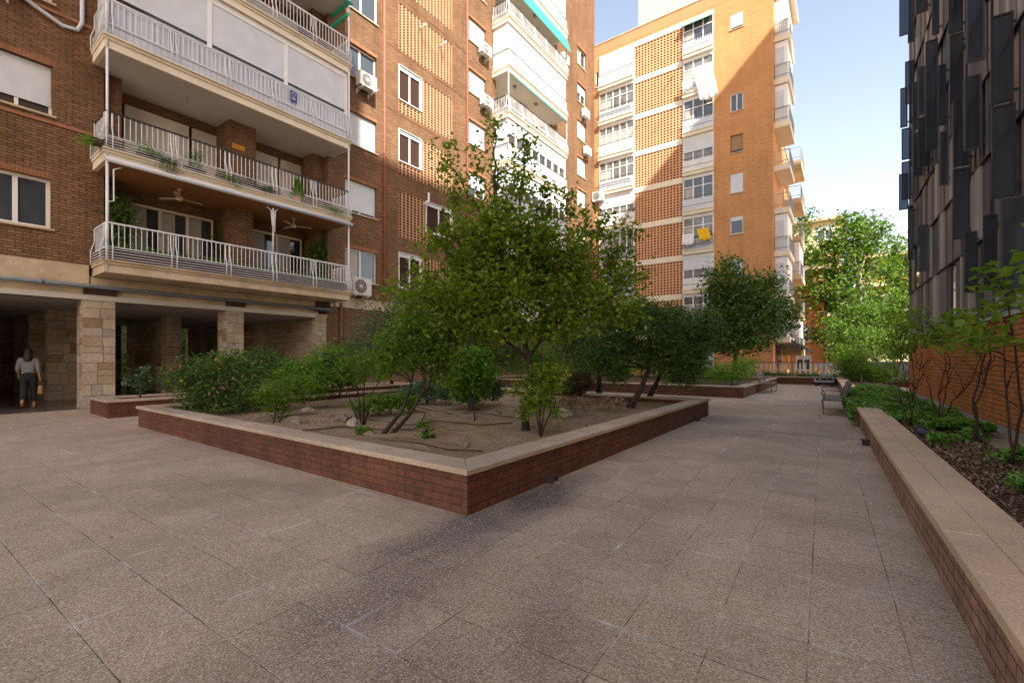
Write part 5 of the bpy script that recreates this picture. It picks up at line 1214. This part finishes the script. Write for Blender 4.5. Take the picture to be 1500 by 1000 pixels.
rose('rose shrub with a thick double stem at the middle of the brick base', 1.6, 8.1, [[(1.65, 8.3, .8), (1.85, 8.7, 1.3), (1.95, 9.1, 1.75)], [(1.6, 8.15, .9), (1.7, 8.2, 1.5), (1.5, 8.2, 1.9)]],
     [(1.55, 8.0, 1.75, .25, .5, .15), (1.4, 7.5, 1.6, .2, .35, .14), (1.6, 8.8, 1.95, .2, .4, .15)], 230, .12, 102, .022)
rose('tangled rose shrub with many thin stems left of the double-stemmed one', 1.6, 10.2, [[(1.7, 10.4, .9), (1.8, 10.7, 1.4), (1.6, 10.6, 1.9)], [(1.55, 10.0, .8), (1.6, 9.8, 1.3), (1.5, 9.6, 1.8)], [(1.7, 10.0, .7), (1.85, 9.5, 1.1), (1.9, 9.2, 1.6)], [(1.5, 10.4, .9), (1.35, 10.8, 1.5)]],
     [(1.5, 10.2, 1.75, .28, .7, .18), (1.3, 10.6, 1.95, .22, .5, .18), (1.6, 9.4, 1.9, .2, .4, .2), (1.35, 11.2, 2.3, .2, .4, .2)], 420, .11, 103)
rose('rose shrub rising out of the ivy, farthest along the brick base', 1.5, 12.6, [[(1.6, 12.7, 1.0), (1.55, 13.0, 1.7)], [(1.4, 12.4, 1.0), (1.3, 12.2, 1.8)], [(1.6, 12.3, .9), (1.75, 11.9, 1.5)]],
     [(1.4, 12.5, 1.7, .3, .7, .25), (1.3, 12.0, 2.1, .25, .5, .2), (1.35, 13.4, 1.5, .25, .6, .2)], 420, .11, 104)
rose('bare twiggy rose bush at the near edge of the ivy', 1.15, 9.7, [[(1.1, 9.8, .6), (1.0, 9.9, 1.1)], [(1.2, 9.7, .6), (1.3, 9.9, 1.2)], [(1.15, 9.6, .6), (1.1, 9.4, 1.15)], [(1.1, 9.9, .6), (.9, 10.3, 1.2)]], [(1.05, 9.9, 1.15, .2, .4, .12)], 50, .08, 105, .012)
# overhanging broad-leaved branch, top right
e = plant('broadleaf_branch', 'overhanging broad-leaved shrub at the right edge in front of the dark shutters', 'shrub', rt(1.75, 5.3, .33), [(*rt(1.42, 4.75, 2.05), .16, .32, .16), (*rt(1.35, 4.9, 1.8), .14, .28, .12), (*rt(1.3, 4.6, 2.28), .1, .2, .08), (*rt(1.5, 5.1, 1.6), .14, .25, .1)], 230, .095, 'leaf_rose', tr=.014, seed=110, per=5, sig=.07, hollow=.1, twigs=26, bark='stem', shape=.8, up=1.0,
          trunks=[[rt(1.75, 5.3, .33), rt(1.72, 5.2, 1.0), rt(1.6, 5.0, 1.7), rt(1.42, 4.8, 2.1)], [rt(1.72, 5.2, 1.0), rt(1.62, 5.1, 1.4), rt(1.4, 5.0, 1.85)]])
# garden behind the arcade
cc, cen = clumps([(-36, y, z, 1.0, 1.2, 1.2) for y in np.arange(-4, 22, 1.4) for z in (.9, 2.4, 3.9, 5.4)], 26000, 120, 10, .3, .3)
leaves_mesh('hedge', cen, .2, M['leaf_bright'], None, .3, 121, .6, label='bright green hedge seen through the arcade between the pillars', cat='hedge', kind='stuff')
e = empty('garden_wall', (-38, 8, 0), 0, 'tan garden wall behind the hedge on the far side of the arcade', 'wall')
mb = MB(); mb.box(-38.2, -38, -12, 26, 0, 7); mb.build('wall', M['cream'], e)
# ================================================================== AIR UNITS
def ac(label, P, u, z, w=.82, h=.56, dep=.30, n0=.14, fan=True):
    e = empty('air_conditioner', P.p(u+w/2, n0, z), 0, label, 'air conditioner', 'air conditioning units on the facades')
    mb = MB(); P.box(mb, u, u+w, z, z+h, n0, n0+dep); mb.build('casing', M['acwhite'], e)
    cx, cz = u+w*.40, z+h*.5; g = MB(); nn = n0+dep+.006
    def disc(mb_, r, n_, seg=24):
        vs = [P.p(cx, n_, cz)]+[P.p(cx+r*math.cos(2*math.pi*k/seg), n_, cz+r*math.sin(2*math.pi*k/seg)) for k in range(seg)]
        mb_.add(vs, [(0, 1+k, 1+(k+1)%seg) for k in range(seg)])
    disc(g, h*.40, nn); g.build('fan_recess', M['acgrille'], e)
    g = MB()
    for rr in (.40, .34, .28, .22, .16): g.tube([P.p(cx+h*rr*math.cos(a), nn+.008, cz+h*rr*math.sin(a)) for a in np.linspace(0, 2*math.pi, 25)], .005, 4, cap=False)
    for a in np.linspace(0, 2*math.pi, 9)[:-1]: g.tube([P.p(cx, nn+.008, cz), P.p(cx+h*.4*math.cos(a), nn+.008, cz+h*.4*math.sin(a))], .005, 4)
    disc(g, h*.11, nn+.016); g.build('fan_grille', M['acwhite'], e)
    b = MB()
    for uu in (u+.12, u+w-.16): P.box(b, uu, uu+.04, z-.05, z-.002, .0, n0+dep); P.box(b, uu, uu+.04, z-.22, z-.05, .0, .03); b.tube([P.p(uu+.02, .02, z-.22), P.p(uu+.02, n0+dep-.03, z-.05)], .012, 5)
    b.build('bracket', M['whitemetal'], e)
    return e
ac('air unit beside the lowest white balcony, fan facing the courtyard', PA, 11.52, 4.12, .90, .74, .32)
ac('air unit under the sunlit window beside the third balcony up', PA, 11.85, 13.15, .86, .6, .32)
ac('air unit at the top left corner of the photo with its white pipe', PA, .95, 10.62, .95, .6, .32, .1)
mb = MB(); mb.tube([PA.p(1.9, .12, 10.75), PA.p(2.2, .06, 10.62), PA.p(2.75, .06, 10.40), PA.p(3.05, .06, 10.45), PA.p(3.15, .06, 10.7), PA.p(3.15, .06, 12.5)], .05, 8); mb.build('conduit', M['softwhite'], bA)
for i, (u, z, lb) in enumerate([(20.0, 19.0, 'sunlit air unit under the topmost window left of the far balcony stack'), (20.1, 16.05, 'sunlit air unit left of the far balconies, one storey below the topmost one'), (29.3, 23.4, 'air unit beside the green awning at the right of the far balconies'), (32.7, 20.8, 'air unit under a window near the sky edge of the long facade'), (33.0, 17.9, 'lower air unit near the sky edge of the long facade')]):
    ac(lb, PA, u, z, .85, .6, .3)
ac('white air unit at the left corner of the glazed bays on the far tower', PB, -17.1, 14.55, .95, .75, .4, .12)
# ================================================================== BALCONY PLANTS, FANS
def bplant(name, label, y, z, n, lob_, nl, sz, lm, seed, pot=True, sig=.07):
    p = PA.p(y, n, z); e = empty(name, p, 0, label, 'balcony plant', None)
    if pot: mb = MB(); PA.box(mb, y-.28, y+.28, z, z+.17, n-.09, n+.09); mb.build('trough', M['darkpot'], e)
    lo = [(p[0]+a, p[1]+b, p[2]+c, rx, ry, rz) for a, b, c, rx, ry, rz in lob_]
    cc, cen = clumps(lo, nl, seed, 8, sig, .2); leaves_mesh('foliage', cen, sz, M[lm], e, .3, seed, .5, .2)
    return e
z1 = SL[1]+.34
bplant('trailing_plant', 'green plant poking out at the left end of the second balcony', 3.42, z1, 1.16, [(.0, -.25, .10, .1, .25, .15), (0, -.42, -.02, .08, .12, .12)], 420, .05, 'leaf_bright', 130)
bplant('trailing_plant', 'bushy green plant near the left end of the second balcony rail', 4.35, z1, 1.15, [(.05, 0, .25, .14, .3, .14)], 420, .05, 'leaf_bright', 131)
bplant('trailing_plant', 'variegated trailing ivy hanging over the second balcony edge', 4.75, z1, 1.16, [(.12, 0, .12, .12, .32, .14), (.14, .05, -.12, .08, .26, .14)], 620, .045, 'leaf_blue', 132)
bplant('upright_plant', 'upright dark bushy plant on the second balcony left of centre', 5.50, z1, 1.10, [(.02, 0, .35, .16, .22, .30), (.0, .12, .62, .1, .14, .12)], 700, .05, 'leaf_mid', 133)
bplant('trailing_plant', 'small trailing plant left of the second balcony centre post', 6.35, z1, 1.16, [(.1, 0, .12, .1, .3, .1), (.1, .25, 0, .08, .2, .1)], 420, .05, 'leaf_mid', 134)
bplant('upright_plant', 'purple-leaved plant at the middle of the second balcony', 7.05, z1, 1.12, [(.0, 0, .25, .13, .28, .12)], 420, .05, 'leaf_red', 135)
bplant('trailing_plant', 'pale trailing plant right of the purple-leaved one', 7.6, z1, 1.16, [(.08, 0, .12, .12, .35, .12)], 500, .05, 'leaf_blue', 136)
bplant('trailing_plant', 'fern-like plant at the right end of the second balcony', 10.05, z1, 1.16, [(.08, 0, .10, .13, .38, .14), (.1, .2, -.03, .1, .2, .1)], 520, .05, 'leaf_bright', 137)
p = PA.p(8.72, 1.13, z1+.02); e = empty('potted_conifer', p, 0, 'bright green cone-shaped conifer in a pot on the second balcony', 'potted plant')
mb = MB(); mb.lathe(p, [(.0, 0), (.09, 0), (.12, .18), (.10, .18), (0, .17)], 14); mb.build('pot', M['terracotta'], e)
cen = []
for _ in range(2600):
    t = rnd.random()**.8; a = rnd.uniform(0, 6.283); r = .27*(1-t)*(.75+.3*rnd.random())+.01; cen.append((p[0]+r*math.cos(a), p[1]+r*math.sin(a), p[2]+.17+.78*t))
leaves_mesh('foliage', np.array(cen), .055, M['leaf_bright'], e, .1, 140, .4)
cen = np.array([PA.p(rnd.uniform(U0+.3, U1-.3), NB-.24+rnd.gauss(0, .05), SL[0]+.67+abs(rnd.gauss(0, .09))) for _ in range(6500)])
leaves_mesh('box_hedge', cen, .05, M['leaf_bright'], None, .3, 141, .55, label='low clipped hedge in the trough behind the lowest balcony rail', cat='hedge', kind='stuff')
for i, (yy, nn, zz, ry, rz, lb) in enumerate([(3.9, -.25, 5.35, .5, 1.0, 'dark climbing plant on the wall at the left end of the lowest balcony'), (7.4, -.95, 5.3, .6, 1.0, 'climbing plant round the brick pier in the middle of the lowest balcony'), (10.35, -.2, 5.3, .5, .95, 'climbing plant at the right end of the lowest balcony')]):
    p = PA.p(yy, nn, zz); cc, cen = clumps([(p[0], p[1], zz, .16, ry, rz)], 4200, 145+i, 8, .12, .2)
    e = empty('wall_creeper', (p[0], p[1], 4.1), 0, lb, 'climbing plant', 'creepers on the lowest balcony'); leaves_mesh('foliage', cen, .07, M['leaf_dark'], e, .2, 150+i, .7)
    mb = MB(); mb.tube([(p[0], p[1], 4.1), (p[0]+.03, p[1]+.05, 5.0), (p[0], p[1]-.05, 6.1)], [.02, .014, .006], 6); mb.build('stem', M['bark'], e)
def fan(label, u, n):
    z = SL[1]-.012; p = PA.p(u, n, z); e = empty('ceiling_fan', p, 0, label, 'ceiling fan', 'ceiling fans over the lowest balcony')
    mb = MB(); mb.tube([p, (p[0], p[1], z-.22)], .018, 8); mb.lathe((p[0], p[1], z-.36), [(0, 0), (.07, .01), (.10, .06), (.09, .12), (.03, .15)], 16); mb.lathe((p[0], p[1], z-.05), [(.06, .05), (.05, 0), (.02, -.01)], 12); mb.build('motor', M['cream'], e)
    for k in range(3):
        a = 2.1*k+.5+u; c, s = math.cos(a), math.sin(a); b = MB()
        b.add([(p[0]+c*r_-s*w_, p[1]+s*r_+c*w_, z-.30+dz+w_*.12) for dz in (0, .012) for (r_, w_) in ((.10, -.04), (.60, -.075), (.66, 0), (.60, .065), (.10, .035))], [(4,3,2,1,0), (5,6,7,8,9)]+[(i, (i+1)%5, 5+(i+1)%5, 5+i) for i in range(5)])
        b.build('blade', M['cream'], e)
fan('cream ceiling fan over the left half of the lowest balcony', 5.35, .35); fan('cream ceiling fan over the right half of the lowest balcony', 9.0, .35)
# lamp between balconies, orange lamp shade
p = PA.p(9.0, .3, SL[4]-.01); mb = MB(); mb.lathe((p[0], p[1], p[2]-.5), [(.0, .02), (.12, .0), (.17, .1), (.12, .22), (.02, .25)], 16); mb.tube([(p[0], p[1], p[2]-.25), p], .008, 4); mb.build('hanging_lamp', M['orangesign'], None, 'round orange lamp shade hanging over the fourth balcony', 'lamp shade')
# laundry on building B
def cloth(name, label, u0, u1, z0, z1, n, mat, seed, skew=0.0):
    mb = MB(); nu, nz = 14, 14; vs = []; fs = []; 
    for s_ in (0, .012):
        for j in range(nz+1):
            for i in range(nu+1):
                u = u0+(u1-u0)*i/nu+skew*(1-j/nz); z = z0+(z1-z0)*j/nz-(.16*math.sin(math.pi*i/nu) if j == 0 else 0)
                vs.append(PB.p(u, n+s_+.05*math.sin(i*1.3+seed)*(1-j/nz)+.02*math.sin(i*3+j), z))
    k = (nu+1)*(nz+1)
    for s_ in (0, k):
        for j in range(nz):
            for i in range(nu): a = s_+j*(nu+1)+i; fs.append((a, a+1, a+nu+2, a+nu+1))
    for i in range(nu): fs.append((i, i+1, k+i+1, k+i)); a = nz*(nu+1)+i; fs.append((a, k+a, k+a+1, a+1))
    mb.add(vs, fs, True); return mb.build(name, M[mat], None, label, 'laundry', 'laundry on the tower rails')
cloth('hanging_cloth', 'bright yellow cloth hanging over a rail on the far tower', -8.75, -7.95, 10.1, 10.85, .42, 'yellow', 1, .2)
cloth('hanging_cloth', 'white cloth hanging beside the yellow one on the far tower', -9.8, -8.95, 9.9, 10.6, .40, 'sheet', 2)
cloth('hanging_sheet', 'large white sheet drying near the top of the far tower', -9.0, -7.75, 20.2, 22.6, .45, 'sheet', 3, .5)
cloth('hanging_cloth', 'small white cloth beside the large white sheet on the far tower', -9.8, -9.1, 21.4, 22.0, .42, 'sheet', 4)
# ================================================================== PIGEON
p = Vector(rt(1.12, 8.15, .40))
mb = MB()
path = [(-.17, 0, -.02, .012), (-.11, 0, -.005, .022), (-.05, 0, 0, .045), (.02, 0, .005, .058), (.07, 0, .02, .048), (.10, 0, .055, .026), (.112, 0, .085, .024), (.13, 0, .095, .018), (.142, 0, .092, .006)]
ang = math.radians(125); ca, sa = math.cos(ang), math.sin(ang)
mb.tube([(p.x+a*ca, p.y+a*sa, p.z+c) for a, b_, c, r in path], [r for *_, r in path], 12)
mp = new_mat('pigeon_grey', (.07, .08, .10), .6); n1 = noisen(mp, pos(mp), 30, 3); L(mp, ramp(mp, n1, [(.4, (.02,.022,.028)), (.6, (.05,.055,.065))]), BS(mp).inputs['Base Color'])
pg = mb.build('pigeon', mp, None, 'dark grey pigeon standing on the bark chips of the right bed', 'bird')
mb = MB(); mb.tube([(p.x+.142*ca, p.y+.142*sa, p.z+.092), (p.x+.165*ca, p.y+.165*sa, p.z+.083)], [.006, .002], 6); mb.build('beak', M['blackmetal'], pg)
for s_ in (-.02, .02):
    mb = MB(); mb.tube([(p.x+.01*ca-s_*sa, p.y+.01*sa+s_*ca, p.z-.04), (p.x+.015*ca-s_*sa, p.y+.015*sa+s_*ca, p.z-.085)], .004, 5); mb.build('leg', M['redpipe'], pg)
# ================================================================== PERSON (walking away through the arcade)
def skin(name, verts, edges, radii, mat, parent, sub=2):
    me = bpy.data.meshes.new(name); inv = base_of(parent).inverted()
    me.from_pydata([inv @ Vector(v) for v in verts], edges, []); me.materials.append(mat)
    o = bpy.data.objects.new(name, me); C.objects.link(o); o.parent = parent
    sk = o.modifiers.new('Skin', 'SKIN'); sk.use_smooth_shade = True
    lay = me.skin_vertices[0] if me.skin_vertices else None
    if lay is None:
        import bmesh; bm = bmesh.new(); bm.from_mesh(me); bm.verts.layers.skin.verify(); bm.to_mesh(me); bm.free(); lay = me.skin_vertices[0]
    for i, r in enumerate(radii):
        lay.data[i].radius = r if hasattr(r, '__len__') else (r, r)
        lay.data[i].use_root = (i == 0)
    sb = o.modifiers.new('Subdivision', 'SUBSURF'); sb.levels = sub; sb.render_levels = sub
    return o
hd = Vector((-.96, .27, 0)).normalized(); sd = Vector((hd.y, -hd.x, 0))   # heading, right-hand side
pb = Vector((-18.55, 2.30, 0))
def bp(r, f, z): return pb+sd*r+hd*f+Vector((0, 0, z))
person = empty('person', pb, 0, 'person with long brown hair, white blouse and dark trousers walking away in the arcade', 'person')
skinm = new_mat('skin', (.42,.24,.16), .6); hair = mottled('brown_hair', (.03,.014,.009), .5, .4, 20, 90); blouse = mottled('white_blouse', (.22,.235,.26), .85, .12, 8, 60); trous = mottled('dark_trousers', (.025,.03,.035), .85, .2, 8, 60)
V_ = []; E_ = []; R_ = []
def node(p, r, par=None): V_.append(tuple(p)); R_.append(r); i = len(V_)-1; (E_.append((par, i)) if par is not None else None); return i
pel = node(bp(0, 0, .95), (.135, .10)); sp1 = node(bp(0, .01, 1.12), (.115, .085), pel); sp2 = node(bp(0, .02, 1.30), (.14, .09), sp1); nk = node(bp(0, .02, 1.44), .052, sp2); nk2 = node(bp(0, .03, 1.50), .048, nk)
h1 = node(bp(0, .05, 1.58), (.075, .085), nk2); h2 = node(bp(0, .05, 1.67), (.075, .085), h1)
def arm(s, el, wr, ha):
    a = node(bp(s*.16, .02, 1.37), .052, sp2); b_ = node(bp(*el), .038, a); c = node(bp(*wr), .026, b_); h = node(bp(*ha), (.034, .018), c)
    fw = Vector(bp(*ha))-Vector(bp(*wr)); fw.normalize(); side = hd
    for k, (o_, ln) in enumerate([(-.03, .062), (-.01, .072), (.01, .068), (.03, .055)]):
        q = Vector(bp(*ha))+side*o_+fw*.035; f1 = node(q, .0095, h); f2 = node(q+fw*ln*.5+sd*(-s)*.008, .009, f1); node(q+fw*ln*.85+sd*(-s)*.028, .0078, f2)
    q = Vector(bp(*ha))+side*.04; t1 = node(q, .011, h); node(q+fw*.03+side*.018, .009, t1)
arm(1, (.20, -.05, 1.12), (.225, .02, .88), (.235, .04, .80)); arm(-1, (-.20, -.04, 1.12), (-.20, .10, .92), (-.20, .14, .85))
def leg(s, kn, an, toe, heel):
    a = node(bp(s*.085, 0, .90), .088, pel); k = node(bp(*kn), .055, a); m_ = node(tuple(Vector(bp(*kn)).lerp(Vector(bp(*an)), .35)), .05, k); n_ = node(bp(*an), .034, m_); node(bp(*heel), .03, n_); t_ = node(bp(*toe), (.036, .022), n_)
leg(1, (.09, .16, .50), (.09, .12, .09), (.10, .27, .03), (.09, .07, .045)); leg(-1, (-.09, .02, .48), (-.09, -.22, .16), (-.09, -.10, .05), (-.09, -.27, .17))
skin('body', V_, E_, R_, skinm, person)
V_ = []; E_ = []; R_ = []
a = node(bp(0, 0, .95), (.172, .135)); b_ = node(bp(0, .01, 1.14), (.145, .11), a); c = node(bp(0, .02, 1.30), (.165, .11), b_); d_ = node(bp(0, .02, 1.41), (.09, .08), c)
for s, el, wr in ((1, (.202, -.05, 1.12), (.222, 0, 1.0)), (-1, (-.202, -.04, 1.12), (-.205, .04, 1.02))):
    q = node(bp(s*.165, .02, 1.365), .068, c); q2 = node(bp(*el), .058, q); node(bp(*wr), .05, q2)
skin('blouse', V_, E_, R_, blouse, person)
V_ = []; E_ = []; R_ = []
a = node(bp(0, 0, .97), (.160, .125)); node(bp(0, 0, 1.04), (.145, .11), a)
for s, kn, an in ((1, (.09, .16, .50), (.09, .13, .17)), (-1, (-.09, .02, .48), (-.09, -.18, .24))):
    q = node(bp(s*.09, 0, .86), .105, a); k = node(bp(*kn), .078, q); node(bp(*an), .065, k)
skin('trousers', V_, E_, R_, trous, person)
V_ = []; E_ = []; R_ = []
a = node(bp(0, .03, 1.70), (.088, .095)); b_ = node(bp(0, .0, 1.60), (.10, .088), a); c = node(bp(0, -.045, 1.46), (.105, .06), b_); node(bp(0, -.085, 1.30), (.09, .035), c)
skin('hair', V_, E_, R_, hair, person)
for s, toe, an in ((1, (.10, .27, .02), (.09, .05, .03)), (-1, (-.09, -.10, .035), (-.09, -.28, .13))):
    V_ = []; E_ = []; R_ = []; a = node(bp(*an), (.034, .028)); node(bp(*toe), (.045, .02), a); skin('shoe', V_, E_, R_, M['redpipe'], person, 1)
q = bp(.245, .04, .40); tb = empty('handbag', q, 0, 'tan handbag held low in the hand of the walking person', 'bag')
T = Matrix.Translation(q) @ Matrix(((hd.x, sd.x, 0, 0), (hd.y, sd.y, 0, 0), (0, 0, 1, 0), (0, 0, 0, 1)))
mb = MB(); P_ = []
for z, a_, b2_ in ((0, .15, .055), (.03, .165, .065), (.20, .14, .05), (.24, .12, .025)):
    for k in range(16): th = 2*math.pi*k/16; P_.append(tuple(T @ Vector((a_*math.copysign(abs(math.cos(th))**.6, math.cos(th)), b2_*math.copysign(abs(math.sin(th))**.6, math.sin(th)), z))))
mb.add(P_, [(j*16+i, j*16+(i+1)%16, (j+1)*16+(i+1)%16, (j+1)*16+i) for j in range(3) for i in range(16)]+[tuple(range(16))[::-1], tuple(range(48, 64))], True)
mb.build('bag_body', mottled('tan_leather', (.42,.24,.13), .6, .2, 6, 60), tb)
mb = MB()
for o_ in (-.02, .02): mb.tube([tuple(T @ Vector((-.07, o_, .235))), tuple(T @ Vector((-.04, o_*.4, .36))), tuple(T @ Vector((0, 0, .405))), tuple(T @ Vector((.04, o_*.4, .36))), tuple(T @ Vector((.07, o_, .235)))], .007, 6)
mb.build('handle', M['brownpipe'], tb)
